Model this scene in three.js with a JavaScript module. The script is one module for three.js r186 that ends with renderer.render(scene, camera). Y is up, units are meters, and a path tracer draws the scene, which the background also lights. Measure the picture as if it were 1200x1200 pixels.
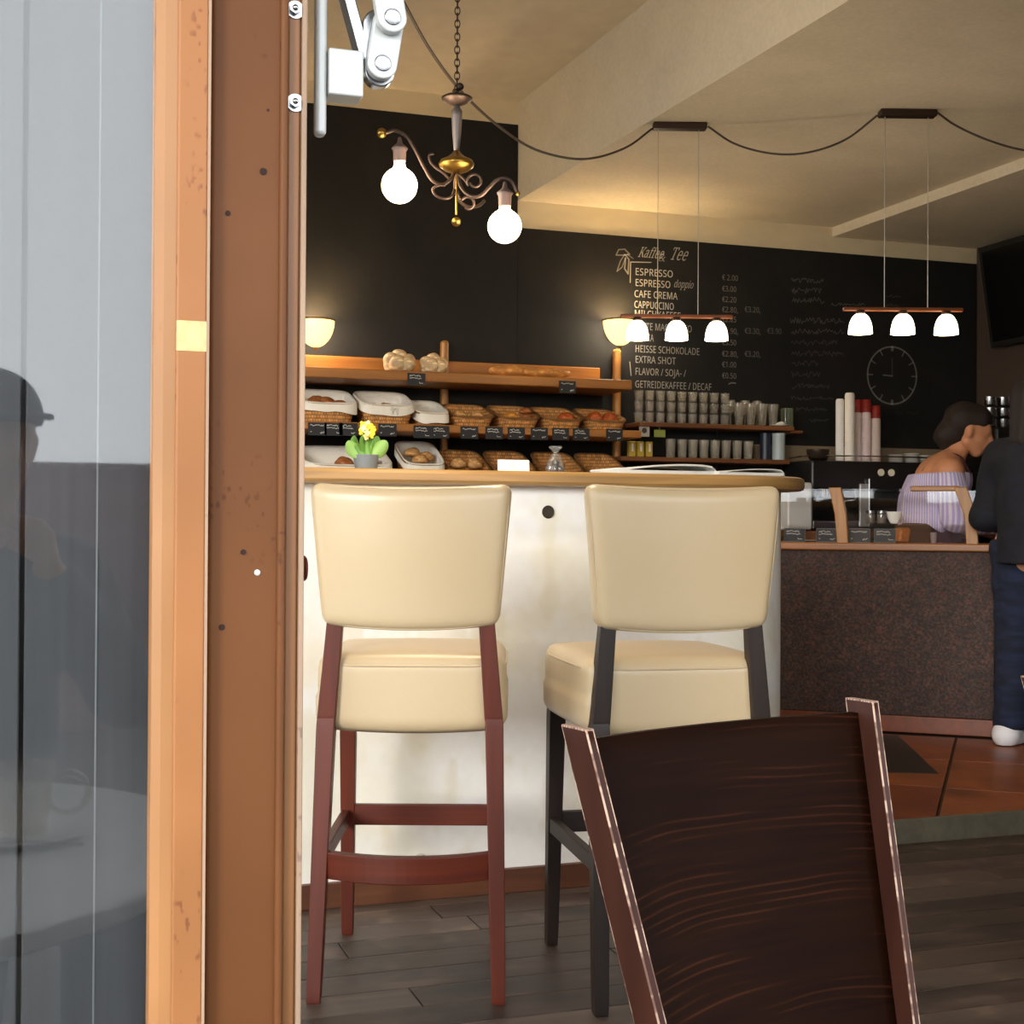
import * as THREE from 'three';
import { RoundedBoxGeometry } from 'three/addons/geometries/RoundedBoxGeometry.js';
import { mergeGeometries, mergeVertices } from 'three/addons/utils/BufferGeometryUtils.js';

// ---------------------------------------------------------------- camera, sky, exposure
const F = 1620, EYE = 1.02;
const camera = new THREE.PerspectiveCamera(2 * Math.atan(600 / F) * 180 / Math.PI, 1, 0.02, 60);
camera.rotation.order = 'YXZ';
camera.position.set(0, EYE, 0);
camera.rotation.set(Math.atan(12 / F), -19 * Math.PI / 180, 0.0058);
camera.updateMatrixWorld(true);

const scene = new THREE.Scene();
scene.background = new THREE.Color().setRGB(0.93, 0.97, 1.0);      // even overcast sky
scene.backgroundIntensity = 3.75;

const renderer = new THREE.WebGLRenderer({ antialias: true });
renderer.toneMapping = THREE.LinearToneMapping;
renderer.toneMappingExposure = 1.4;
renderer.shadowMap.enabled = true;

const hazySun = new THREE.DirectionalLight(new THREE.Color().setRGB(1, 0.97, 0.92), 1.85);   // sun behind thin cloud: a wide, soft source
hazySun.position.set(-5.6, 2.6, 4.2);
hazySun.target.position.set(1.2, 0.6, -3.4);
hazySun.castShadow = true; hazySun.shadow.radius = 30; hazySun.shadow.mapSize.set(2048, 2048);
Object.assign(hazySun.shadow.camera, { left: -6, right: 6, top: 6, bottom: -6, near: 0.5, far: 25 });
hazySun.name = 'hazy_sun';
scene.add(hazySun, hazySun.target);

// ---------------------------------------------------------------- helpers
const V = (x, y, z) => new THREE.Vector3(x, y, z);
function ray(px, py) { return V((px - 600) / F, (600 - py) / F, -1).applyQuaternion(camera.quaternion); }
const onZ = (px, py, Z) => { const d = ray(px, py); return d.multiplyScalar(Z / d.z).add(camera.position); };
const onY = (px, py, Y) => { const d = ray(px, py); return d.multiplyScalar((Y - EYE) / d.y).add(camera.position); };
const atDepth = (px, py, t) => ray(px, py).multiplyScalar(t).add(camera.position);

let seed = 12345;
const rnd = () => { seed = (seed * 1664525 + 1013904223) >>> 0; return seed / 4294967296; };
const rr = (a, b) => a + (b - a) * rnd();
const hash = (x, y, s) => { let h = (x * 374761393 + y * 668265263 + s * 1442695041) | 0; h = Math.imul(h ^ (h >>> 13), 1274126177); return ((h ^ (h >>> 16)) >>> 0) / 4294967296; };
function pn(x, y, wx, wy, s) {                                     // periodic value noise
  const x0 = Math.floor(x), y0 = Math.floor(y), fx = x - x0, fy = y - y0, u = fx * fx * (3 - 2 * fx), v = fy * fy * (3 - 2 * fy);
  const m = (a, n) => ((a % n) + n) % n, h = (a, b) => hash(m(a, wx), m(b, wy), s);
  return (h(x0, y0) * (1 - u) + h(x0 + 1, y0) * u) * (1 - v) + (h(x0, y0 + 1) * (1 - u) + h(x0 + 1, y0 + 1) * u) * v;
}
const fbm = (u, v, fx, fy, s, oct = 4) => { let a = 0, w = 0.5, t = 0; for (let i = 0; i < oct; i++) { a += w * pn(u * fx, v * fy, fx, fy, s + i * 17); t += w; w *= 0.5; fx *= 2; fy *= 2; } return a / t; };
const clamp = (x, a = 0, b = 1) => Math.min(b, Math.max(a, x));
const lerp = (a, b, t) => a + (b - a) * t;
const sstep = (a, b, x) => { const t = clamp((x - a) / (b - a)); return t * t * (3 - 2 * t); };

function tex(w, h, fn, srgb = true) {
  const d = new Uint8Array(w * h * 4);
  for (let j = 0, k = 0; j < h; j++) for (let i = 0; i < w; i++, k += 4) {
    const c = fn(i / w, j / h);
    for (let n = 0; n < 3; n++) d[k + n] = Math.round(255 * clamp(Array.isArray(c) ? c[n] : c));
    d[k + 3] = 255;
  }
  const t = new THREE.DataTexture(d, w, h);
  t.wrapS = t.wrapT = THREE.RepeatWrapping; t.magFilter = THREE.LinearFilter; t.minFilter = THREE.LinearMipmapLinearFilter; t.generateMipmaps = true;
  if (srgb) t.colorSpace = THREE.SRGBColorSpace;
  t.needsUpdate = true;
  return t;
}
const scaled = (t, u, v = u) => { const c = t.clone(); c.repeat.set(u, v); c.needsUpdate = true; return c; };
const std = (o) => new THREE.MeshStandardMaterial({ roughness: 0.6, ...o });
const phy = (o) => new THREE.MeshPhysicalMaterial({ roughness: 0.5, ...o });

// geometry
const box = (w, h, d, x = 0, y = 0, z = 0) => new THREE.BoxGeometry(w, h, d).translate(x, y, z);
const rbox = (w, h, d, r = 0.004, x = 0, y = 0, z = 0, s = 2) => new RoundedBoxGeometry(w, h, d, s, Math.min(r, w / 2.01, h / 2.01, d / 2.01)).translate(x, y, z);
const cyl = (r0, r1, h, x = 0, y = 0, z = 0, n = 20) => new THREE.CylinderGeometry(r0, r1, h, n).translate(x, y, z);
const sph = (r, x = 0, y = 0, z = 0, n = 20) => new THREE.SphereGeometry(r, n, Math.ceil(n * 0.7)).translate(x, y, z);
const lathe = (pts, n = 32) => new THREE.LatheGeometry(pts.map(([r, y]) => new THREE.Vector2(Math.max(r, 0), y)), n);
const tube = (pts, r, seg = 24, n = 8, closed = false) => new THREE.TubeGeometry(new THREE.CatmullRomCurve3(pts.map((p) => (p.isVector3 ? p : V(...p))), closed), seg, r, n, closed);
function rod(a, b, r, n = 10, r2 = r) {
  const d = b.clone().sub(a), g = new THREE.CylinderGeometry(r2, r, d.length(), n);
  g.applyQuaternion(new THREE.Quaternion().setFromUnitVectors(V(0, 1, 0), d.clone().normalize()));
  return g.translate((a.x + b.x) / 2, (a.y + b.y) / 2, (a.z + b.z) / 2);
}
function shapeOf(pts) { const s = new THREE.Shape(); pts.forEach(([x, y], i) => (i ? s.lineTo(x, y) : s.moveTo(x, y))); s.closePath(); return s; }
const prism = (pts, depth, bevel = 0) => new THREE.ExtrudeGeometry(shapeOf(pts), { depth, bevelEnabled: bevel > 0, bevelSize: bevel, bevelThickness: bevel, bevelSegments: 2, curveSegments: 12 });
// a slab from a plan outline [[x, z] ...] between two heights
function slab(pts, y0, y1, bevel = 0) {
  const g = prism(pts.map(([x, z]) => [x, -z]), y1 - y0 - 2 * bevel, bevel);
  return g.rotateX(-Math.PI / 2).translate(0, y0 + bevel, 0);
}
const merge = (list) => {
  const l = [].concat(list).map((g) => { const c = g.index ? g.toNonIndexed() : g.clone(); for (const k of Object.keys(c.attributes)) if (!['position', 'normal', 'uv'].includes(k)) c.deleteAttribute(k); return c; });
  return l.length === 1 ? l[0] : mergeGeometries(l);
};
// uv in metres, projected along the main axis of each face; `along` is the local axis that the grain follows
function boxUV(geo, along = 'x', off = [0, 0], s = 1) {
  const g = geo.index ? geo.toNonIndexed() : geo, p = g.attributes.position, uv = new Float32Array(p.count * 2), a = 'xyz'.indexOf(along);
  const e1 = V(0, 0, 0), e2 = V(0, 0, 0), A = V(0, 0, 0), B = V(0, 0, 0), C = V(0, 0, 0);
  for (let i = 0; i < p.count; i += 3) {
    A.fromBufferAttribute(p, i); B.fromBufferAttribute(p, i + 1); C.fromBufferAttribute(p, i + 2);
    const n = e1.copy(B).sub(A).cross(e2.copy(C).sub(A)).toArray().map(Math.abs);
    const ax = n.indexOf(Math.max(...n)), rest = [0, 1, 2].filter((k) => k !== ax);
    const u = rest.includes(a) ? a : rest[0], v = rest.find((k) => k !== u);
    [A, B, C].forEach((P, k) => { const q = P.toArray(); uv[(i + k) * 2] = q[u] * s + off[0]; uv[(i + k) * 2 + 1] = q[v] * s + off[1] + (ax === a ? 0.37 : 0) + ax * 0.21; });
  }
  g.setAttribute('uv', new THREE.BufferAttribute(uv, 2));
  return g;
}
const warp = (g, fn) => { const p = g.attributes.position, v = V(0, 0, 0); for (let i = 0; i < p.count; i++) { v.fromBufferAttribute(p, i); fn(v); p.setXYZ(i, v.x, v.y, v.z); } g.computeVertexNormals(); return g; };
const smooth = (g) => { const c = g.clone(); c.deleteAttribute('uv'); c.deleteAttribute('normal'); const m = mergeVertices(c, 1e-5); m.computeVertexNormals(); return m; };

const taken = new Map();
const numbered = (n) => { const k = taken.get(n) ?? 0; taken.set(n, k + 1); return k ? `${n}_${String(k).padStart(3, '0')}` : n; };
function mesh(name, geo, mat, parent = scene) {
  const m = new THREE.Mesh(Array.isArray(geo) ? merge(geo) : geo, mat);
  m.name = parent === scene ? numbered(name) : name; m.castShadow = m.receiveShadow = true; parent.add(m);
  return m;
}
function tag(o, label, category, group, kind) { o.userData.label = label; if (category) o.userData.category = category; if (group) o.userData.group = group; if (kind) o.userData.kind = kind; return o; }
function thing(name, label, category, pos = [0, 0, 0], turn = 0, group) {
  const o = new THREE.Group(); o.name = numbered(name); o.position.set(...pos); o.rotation.y = turn; scene.add(o);
  return tag(o, label, category, group);
}
function struct(name, geo, mat, label, category) { const m = mesh(name, geo, mat); m.userData.kind = 'structure'; return tag(m, label, category); }
function copyOf(src, pos, turn, label, group) { const c = src.clone(); c.name = numbered(src.name.replace(/_\d{3}$/, '')); c.userData = { ...src.userData }; scene.add(c); if (pos) c.position.set(...pos); if (turn !== undefined) c.rotation.y = turn; if (label) c.userData.label = label; if (group) c.userData.group = group; return c; }

// smooth closed surface of a distance function (surface nets)
function nets(lo, hi, cell, f) {
  const n = [0, 1, 2].map((k) => Math.ceil((hi[k] - lo[k]) / cell) + 1), [nx, ny, nz] = n, val = new Float32Array(nx * ny * nz), at = (i, j, k) => (k * ny + j) * nx + i;
  for (let k = 0; k < nz; k++) for (let j = 0; j < ny; j++) for (let i = 0; i < nx; i++) val[at(i, j, k)] = f(lo[0] + i * cell, lo[1] + j * cell, lo[2] + k * cell);
  const id = new Int32Array(nx * ny * nz).fill(-1), pos = [], nor = [], idx = [];
  const ce = [[0, 0, 0], [1, 0, 0], [0, 1, 0], [1, 1, 0], [0, 0, 1], [1, 0, 1], [0, 1, 1], [1, 1, 1]], ed = [[0, 1], [2, 3], [4, 5], [6, 7], [0, 2], [1, 3], [4, 6], [5, 7], [0, 4], [1, 5], [2, 6], [3, 7]];
  for (let k = 0; k < nz - 1; k++) for (let j = 0; j < ny - 1; j++) for (let i = 0; i < nx - 1; i++) {
    const c = ce.map(([a, b, d]) => val[at(i + a, j + b, k + d)]); let m = 0, x = 0, y = 0, z = 0;
    if (c.every((q) => q < 0) || c.every((q) => q >= 0)) continue;
    for (const [p, q] of ed) if ((c[p] < 0) !== (c[q] < 0)) { const t = c[p] / (c[p] - c[q]); m++; x += lerp(ce[p][0], ce[q][0], t); y += lerp(ce[p][1], ce[q][1], t); z += lerp(ce[p][2], ce[q][2], t); }
    const X = lo[0] + (i + x / m) * cell, Y = lo[1] + (j + y / m) * cell, Z = lo[2] + (k + z / m) * cell, e = cell * 0.5;
    id[at(i, j, k)] = pos.length / 3; pos.push(X, Y, Z);
    const g = V(f(X + e, Y, Z) - f(X - e, Y, Z), f(X, Y + e, Z) - f(X, Y - e, Z), f(X, Y, Z + e) - f(X, Y, Z - e)).normalize(); nor.push(g.x, g.y, g.z);
  }
  const quad = (a, b, c, d, flip) => { if (a < 0 || b < 0 || c < 0 || d < 0) return; flip ? idx.push(a, c, b, a, d, c) : idx.push(a, b, c, a, c, d); };
  for (let k = 1; k < nz - 1; k++) for (let j = 1; j < ny - 1; j++) for (let i = 1; i < nx - 1; i++) {
    const v = val[at(i, j, k)] < 0;
    if (v !== val[at(i + 1, j, k)] < 0) quad(id[at(i, j - 1, k - 1)], id[at(i, j, k - 1)], id[at(i, j, k)], id[at(i, j - 1, k)], !v);
    if (v !== val[at(i, j + 1, k)] < 0) quad(id[at(i - 1, j, k - 1)], id[at(i - 1, j, k)], id[at(i, j, k)], id[at(i, j, k - 1)], !v);
    if (v !== val[at(i, j, k + 1)] < 0) quad(id[at(i - 1, j - 1, k)], id[at(i, j - 1, k)], id[at(i, j, k)], id[at(i - 1, j, k)], !v);
  }
  const g = new THREE.BufferGeometry();
  g.setAttribute('position', new THREE.Float32BufferAttribute(pos, 3)); g.setAttribute('normal', new THREE.Float32BufferAttribute(nor, 3));
  g.setAttribute('uv', new THREE.Float32BufferAttribute(pos.length / 3 * 2, 2)); g.setIndex(idx);
  const uv = g.attributes.uv; for (let i = 0; i < uv.count; i++) uv.setXY(i, pos[i * 3] + pos[i * 3 + 2] * 0.7, pos[i * 3 + 1]);
  return g;
}
const capsule = (x, y, z, a, b, ra, rb) => {
  const bx = b[0] - a[0], by = b[1] - a[1], bz = b[2] - a[2], px = x - a[0], py = y - a[1], pz = z - a[2], h = clamp((px * bx + py * by + pz * bz) / (bx * bx + by * by + bz * bz + 1e-9));
  return Math.hypot(px - bx * h, py - by * h, pz - bz * h) - lerp(ra, rb, h);
};
const smin = (a, b, k) => { const h = Math.max(k - Math.abs(a - b), 0) / k; return Math.min(a, b) - h * h * k * 0.25; };
const field = (bones, k) => (x, y, z) => { let d = 9; for (const [a, b, ra, rb = ra, sx = 1] of bones) d = smin(d, capsule(x, y, z, a, b, ra, rb), k); return d; };
function boundsOf(bones, pad) { const lo = [9, 9, 9], hi = [-9, -9, -9]; for (const [a, b, ra, rb = ra] of bones) for (const p of [a, b]) for (let k = 0; k < 3; k++) { lo[k] = Math.min(lo[k], p[k] - Math.max(ra, rb) - pad); hi[k] = Math.max(hi[k], p[k] + Math.max(ra, rb) + pad); } return [lo, hi]; }
const blob = (bones, k, cell) => nets(...boundsOf(bones, cell * 3 + k * 0.3), cell, field(bones, k));
// ---------------------------------------------------------------- textures and materials
const T = {};
T.grain = tex(512, 512, (u, v) => { const w = fbm(u, v, 2, 6, 3, 3) * 0.05; const s = fbm(u, v + w, 3, 64, 11, 3), c = fbm(u, v, 2, 9, 29, 3); return 0.62 + 0.24 * s + 0.26 * (c - 0.2); });
T.grainBump = tex(512, 512, (u, v) => 0.5 + 0.5 * (fbm(u, v, 3, 90, 51, 2) - 0.5), false);
T.darkGrain = tex(1024, 1024, (u, v) => {                       // coarse open grain with paler pores, curved round a heart
  const bend = 0.016 * Math.cos(u * 2 * Math.PI) + 0.06 * fbm(u, v, 2, 2, 71, 3), y = (v + bend) * 84, l = Math.pow(0.5 + 0.5 * Math.sin(2 * Math.PI * (y + 2.2 * fbm(u, v, 3, 10, 5, 3))), 7), br = sstep(0.4, 0.75, fbm(u, v, 5, 40, 77, 3)), blot = fbm(u, v, 3, 3, 91, 3);
  const k = 0.50 + 0.38 * l * br * 1.1 + 0.20 * (blot - 0.5) + 0.12 * (fbm(u, v, 6, 128, 8, 2) - 0.5);
  return [k, k * 0.95, k * 0.9];
});
T.plank = tex(1024, 512, (u, v) => {
  const s = fbm(u, v, 4, 80, 13, 3), b = fbm(u, v, 5, 5, 31, 4), scuff = sstep(0.55, 0.8, fbm(u, v, 22, 30, 47, 3)) * 0.35, dark = sstep(0.58, 0.72, fbm(u, v, 7, 9, 83, 3)) * 0.25;
  const k = 0.62 + 0.22 * (s - 0.5) + 0.35 * (b - 0.5) + scuff * 0.5 - dark * 0.6; return [k, k * 0.97, k * 0.95];
});
T.leather = tex(512, 512, (u, v) => 0.5 + 0.35 * (fbm(u, v, 48, 48, 7, 3) - 0.5) + 0.3 * (fbm(u, v, 6, 6, 9, 2) - 0.5), false);
T.leatherCol = tex(256, 256, (u, v) => { const b = fbm(u, v, 4, 5, 19, 4); return [0.97 - 0.03 * b, 0.96 - 0.045 * b, 0.94 - 0.09 * b]; });
T.plaster = tex(1024, 1024, (u, v) => { const b = sstep(0.42, 0.72, fbm(u, v, 5, 6, 37, 4)), f = fbm(u, v, 60, 60, 61, 2), st = sstep(0.6, 0.8, fbm(u, v, 14, 9, 97, 3)); return [0.975 - 0.02 * b - 0.02 * f - 0.03 * st, 0.97 - 0.035 * b - 0.02 * f - 0.045 * st, 0.96 - 0.085 * b - 0.02 * f - 0.08 * st]; });
T.rough = tex(256, 256, (u, v) => fbm(u, v, 40, 40, 23, 3), false);
T.cream = tex(512, 512, (u, v) => { const k = 0.94 + 0.05 * (fbm(u, v, 6, 6, 41, 3) - 0.5) + 0.05 * (fbm(u, v, 80, 80, 43, 2) - 0.5); return [k, k, k]; });
T.paint = tex(512, 1024, (u, v) => { const b = fbm(u, v, 5, 3, 53, 4), spot = sstep(0.70, 0.80, fbm(u, v, 130, 190, 59, 2)) * sstep(0.5, 0.62, fbm(u, v, 5, 10, 67, 3)), k = 0.9 + 0.18 * (b - 0.5) - 0.16 * spot; return [k, k * (0.995 - 0.04 * spot), k * 0.99]; });
T.pebble = tex(512, 512, (u, v) => { const a = fbm(u, v, 90, 90, 3, 2), b = fbm(u, v, 14, 14, 8, 3), r = sstep(0.6, 0.75, fbm(u, v, 70, 70, 33, 1)); const k = 0.55 + 0.55 * (a - 0.5) + 0.2 * (b - 0.5); return [k + 0.16 * r, k * 0.98 + 0.02 * r, k * 0.95]; });
T.wicker = tex(256, 256, (u, v) => { const r = Math.floor(v * 16), w = Math.sin((u * 16 + (r % 2) * 0.5) * 2 * Math.PI), e = Math.sin((v * 16 % 1) * Math.PI), k = 0.6 + 0.36 * e * (0.7 + 0.3 * w) + 0.2 * (hash(Math.floor(u * 16), r, 5) - 0.5); return [k, k * 0.9, k * 0.74]; });
T.wickerBump = tex(256, 256, (u, v) => { const r = Math.floor(v * 16), w = Math.sin((u * 16 + (r % 2) * 0.5) * 2 * Math.PI), e = Math.sin((v * 16 % 1) * Math.PI); return 0.5 * e * (1 + 0.6 * w); }, false);
T.crust = tex(256, 256, (u, v) => { const a = fbm(u, v, 7, 7, 21, 4), f = sstep(0.55, 0.75, fbm(u, v, 12, 12, 5, 3)); const k = 0.82 + 0.4 * (a - 0.5); return [k + 0.2 * f, k * 0.92 + 0.24 * f, k * 0.80 + 0.26 * f]; });
T.cloth = tex(256, 256, (u, v) => 0.5 + 0.5 * (fbm(u, v, 7, 7, 15, 4) - 0.5), false);
T.stripe = tex(128, 8, (u, v) => { const s = Math.sin(u * 2 * Math.PI * 16) > 0 ? 1 : 0.78; return [s, s * 0.98, 1 * (0.86 + 0.14 * s)]; });
T.denim = tex(128, 128, (u, v) => 0.7 + 0.5 * (fbm(u, v, 30, 60, 15, 2) - 0.5));
T.board = tex(512, 512, (u, v) => { const k = 0.72 + 0.35 * (fbm(u, v, 6, 5, 25, 4) - 0.5) + 0.12 * (fbm(u, v, 50, 50, 27, 2) - 0.5); return [k, k * 0.97, k * 0.94]; });
T.boards = tex(512, 512, (u, v) => { const k = 0.82 + 0.3 * (fbm(u, v, 2, 70, 35, 3) - 0.5) + 0.2 * (fbm(u, v, 2, 12, 39, 2) - 0.5); return [k, k, k]; });

const M = {};
const wood = (hex, rough = 0.45, extra = {}) => std({ color: hex, map: T.grain, bumpMap: T.grainBump, bumpScale: 0.0006, roughness: rough, ...extra });
M.beech = wood('#cf8f45', 0.42);
M.counterWood = phy({ color: '#d3a260', map: T.grain, roughness: 0.38, clearcoat: 0.35, clearcoatRoughness: 0.35 });
M.shelfWood = wood('#c07a2e', 0.45);
M.glassShelfWood = wood('#8d5730', 0.5);
M.mahogany = phy({ color: '#6a2812', map: T.grain, roughness: 0.42, specularIntensity: 0.6 });
M.darkLeg = phy({ color: '#2f211a', map: T.grain, roughness: 0.42, specularIntensity: 0.6 });
M.chairWood = phy({ color: '#341b0f', map: T.darkGrain, roughness: 0.55, specularIntensity: 0.05 });
M.chairStile = phy({ color: '#44251b', map: T.grain, roughness: 0.5, specularIntensity: 0.25 });
T.wear = tex(512, 8, (u, v) => { const k = sstep(0.34, 0.6, fbm(u, 0.5, 40, 1, 6, 4)); return [lerp(0.36, 0.68, k), lerp(0.24, 0.57, k), lerp(0.19, 0.49, k)]; });
M.wornEdge = std({ color: '#ffffff', map: T.wear, roughness: 0.7 });
M.leather = phy({ color: '#cbb798', map: T.leatherCol, bumpMap: T.leather, bumpScale: 0.0012, roughness: 0.4, clearcoat: 0.25, clearcoatRoughness: 0.3 });
M.seam = std({ color: '#b79f78', roughness: 0.8 });
M.plaster = std({ color: '#fefdfb', map: T.plaster, bumpMap: T.rough, bumpScale: 0.0008, roughness: 0.75 });
M.skirting = wood('#6b3d22', 0.5);
M.cream = std({ color: '#ead9b4', map: T.cream, roughness: 0.9 });
M.ceiling = std({ color: '#e4d8bf', map: T.cream, roughness: 0.92 });
M.brownWall = std({ color: '#4a3a30', map: T.cream, roughness: 0.9 });
M.blackboard = std({ color: '#231f1c', map: T.board, roughness: 0.88 });
M.plankMats = ['#77635a', '#6d5a4c', '#827064', '#65534a'].map((c, i) => { const t = T.plank.clone(); t.offset.set(i * 0.27, i * 0.19); t.needsUpdate = true; return std({ color: c, map: t, roughness: 0.48 }); });
M.tileMats = ['#b5622c', '#a95526', '#bd6d35'].map((c) => std({ color: c, map: T.board, roughness: 0.4 }));
M.darkTile = std({ color: '#43352f', map: T.board, roughness: 0.45 });
M.grout = std({ color: '#4a2f1e', roughness: 0.9 });
M.stepEdge = std({ color: '#7d7a6c', map: T.board, roughness: 0.6 });
M.pebble = std({ color: '#6b4f46', map: T.pebble, bumpMap: T.rough, bumpScale: 0.002, roughness: 0.7 });
M.framePaint = phy({ color: '#a26d43', map: T.paint, roughness: 0.45, specularIntensity: 0.4 });
M.beadPaint = phy({ color: '#a5764b', map: T.paint, roughness: 0.35, specularIntensity: 0.6 });
M.postPaint = phy({ color: '#6e4527', map: T.paint, roughness: 0.5, specularIntensity: 0.3 });
M.rebatePaint = std({ color: '#84572f', map: T.paint, roughness: 0.5 });
M.chipped = std({ color: '#a98d75', map: T.paint, roughness: 0.7 });
M.darkHole = std({ color: '#2a1710', roughness: 0.95 });
M.whiteMetal = std({ color: '#adb0ae', roughness: 0.35, metalness: 0.1 });
M.steel = std({ color: '#a3a5a8', roughness: 0.25, metalness: 1 });
M.chrome = std({ color: '#dddddd', roughness: 0.12, metalness: 1 });
M.brass = std({ color: '#957538', roughness: 0.3, metalness: 1 });
M.darkBrass = std({ color: '#43342c', roughness: 0.42, metalness: 0.75 });
M.pewter = std({ color: '#6a625f', roughness: 0.42, metalness: 0.6 });
M.black = std({ color: '#15130f', roughness: 0.5 });
M.blackPlastic = std({ color: '#1b1a19', roughness: 0.35 });
M.cable = std({ color: '#3d3128', roughness: 0.6 });
M.wire = std({ color: '#c6c3bb', roughness: 0.3, metalness: 0.6 });
M.glass = phy({ color: '#ffffff', transmission: 1, roughness: 0.02, ior: 1.5, thickness: 0 });
M.drinkGlass = phy({ color: '#f4f2ec', transmission: 0.91, roughness: 0.03, ior: 1.5, thickness: 0 });
M.whitePaper = std({ color: '#e0dfda', roughness: 0.85 });
M.china = phy({ color: '#f4f2ec', roughness: 0.2, clearcoat: 0.5 });
M.wicker = std({ color: '#f0bb7c', map: scaled(T.wicker, 4), bumpMap: scaled(T.wickerBump, 4), bumpScale: 0.003, roughness: 0.7 });
M.linen = std({ color: '#e9e2d3', bumpMap: T.cloth, bumpScale: 0.012, roughness: 0.95, side: THREE.DoubleSide });

// ---------------------------------------------------------------- the room
const WB = -6.4, XR = 4.92, XL = -1.8, ZF = -1.3, ZI = -1.56, H1 = 3.08, H2 = 2.6, H3 = 2.55, GY = -0.16, STEP = 0.075;
const beamA = [2.226, WB], beamB = [2.306, -3.615], beamX = (z) => lerp(beamA[0], beamB[0], (z - beamA[1]) / (beamB[1] - beamA[1]));

// floor base and planks (they run along the bar)
const floor = struct('floor', box(XR - XL + 0.4, 0.14, -1.72 - WB + 0.2, (XR + XL) / 2, -0.084, (-1.72 + WB - 0.2) / 2), std({ color: '#2c221c', roughness: 0.9 }), 'worn dark grey brown timber plank floor under the bar stools', 'floor');
{
  const pw = 0.122;
  for (let r = 0, z = -1.72; z > -3.88; r++, z -= pw) {
    let x = XL + 0.02 - rr(0, 0.9);
    while (x < XR) {
      const L = rr(1.1, 2.1), x0 = Math.max(x, XL), x1 = Math.min(x + L, XR); x += L;
      if (x1 - x0 < 0.05) continue;
      const g = boxUV(rbox(x1 - x0 - 0.003, 0.016, pw - 0.003, 0.0022, (x0 + x1) / 2, -0.008 + rr(-0.0006, 0.0006), z - pw / 2, 1), 'x', [rnd() * 3, rnd() * 3], 0.55);
      mesh('plank', g, M.plankMats[Math.floor(rnd() * 4)], floor);
    }
  }
  mesh('door_sill', boxUV(rbox(1.6, 0.15, 0.2, 0.01, 1.05, -0.073, -1.66), 'x'), wood('#8a6a4c', 0.5), floor);
}
// raised tiled platform before the cake counter, laid square to that counter
const U = V(0.780, 0, 0.6255), W = V(0.6255, 0, -0.780), B0 = V(3.859, 0, -5.28);           // along the counter, away from the customer, a point on its front
const deli = (u, y, w) => V(B0.x + U.x * u + W.x * w, y, B0.z + U.z * u + W.z * w);
const plat = struct('floor_platform', slab([[2.16, -3.79], [XR, -3.79], [XR, WB], [1.9, WB], [1.9, -4.2], [2.16, -4.2]], -0.02, STEP - 0.012), M.grout, 'raised terracotta tiled floor in front of the cake counter', 'floor');
mesh('step_edge', boxUV(rbox(XR - 2.17, STEP + 0.004, 0.02, 0.004, (XR + 2.17) / 2, STEP / 2, -3.78)), M.stepEdge, plat);
{
  // the dark joint line seen in the tiling fixes where the tile rows stand
  const j0 = onY(1110, 909, STEP), ju = (j0.x - B0.x) * U.x + (j0.z - B0.z) * U.z, ts = 0.62;
  const clipZ = (poly) => { const out = []; for (let i = 0; i < poly.length; i++) { const a = poly[i], b = poly[(i + 1) % poly.length], ia = a[1] < -3.80, ib = b[1] < -3.80; if (ia) out.push(a); if (ia !== ib) { const t = (-3.80 - a[1]) / (b[1] - a[1]); out.push([lerp(a[0], b[0], t), -3.80]); } } return out; };
  const clipX = (poly, X, sgn) => { const out = []; for (let i = 0; i < poly.length; i++) { const a = poly[i], b = poly[(i + 1) % poly.length], ia = sgn * (a[0] - X) > 0, ib = sgn * (b[0] - X) > 0; if (ia) out.push(a); if (ia !== ib) { const t = (X - a[0]) / (b[0] - a[0]); out.push([X, lerp(a[1], b[1], t)]); } } return out; };
  for (let i = -4; i < 4; i++) for (let j = 0; j < 4; j++) {
    const u0 = ju + i * ts + 0.006, w0 = -0.085 - (j + 1) * ts + 0.004, u1 = u0 + ts - 0.012, w1 = w0 + ts - 0.008;
    let poly = [[u0, w0], [u1, w0], [u1, w1], [u0, w1]].map(([u, w]) => { const p = deli(u, 0, w); return [p.x, p.z]; });
    poly = clipX(clipX(clipZ(poly), 2.23, 1), XR - 0.01, -1);
    if (poly.length < 3) continue;
    mesh('tile', boxUV(slab(poly, STEP - 0.012, STEP), 'x', [rnd(), rnd()]), M.tileMats[Math.floor(rnd() * 3)], plat);
  }
  const d = [[1100, 906.5], [1052, 861.5], [1005, 861], [1005, 904.5]].map(([x, y]) => { const p = onY(x, y, STEP + 0.001); return [p.x, p.z]; });
  tag(mesh('inlay_tile', boxUV(slab(d.reverse(), STEP - 0.004, STEP + 0.0015)), M.darkTile, plat), 'dark brown angular inlay tile');
}
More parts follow.
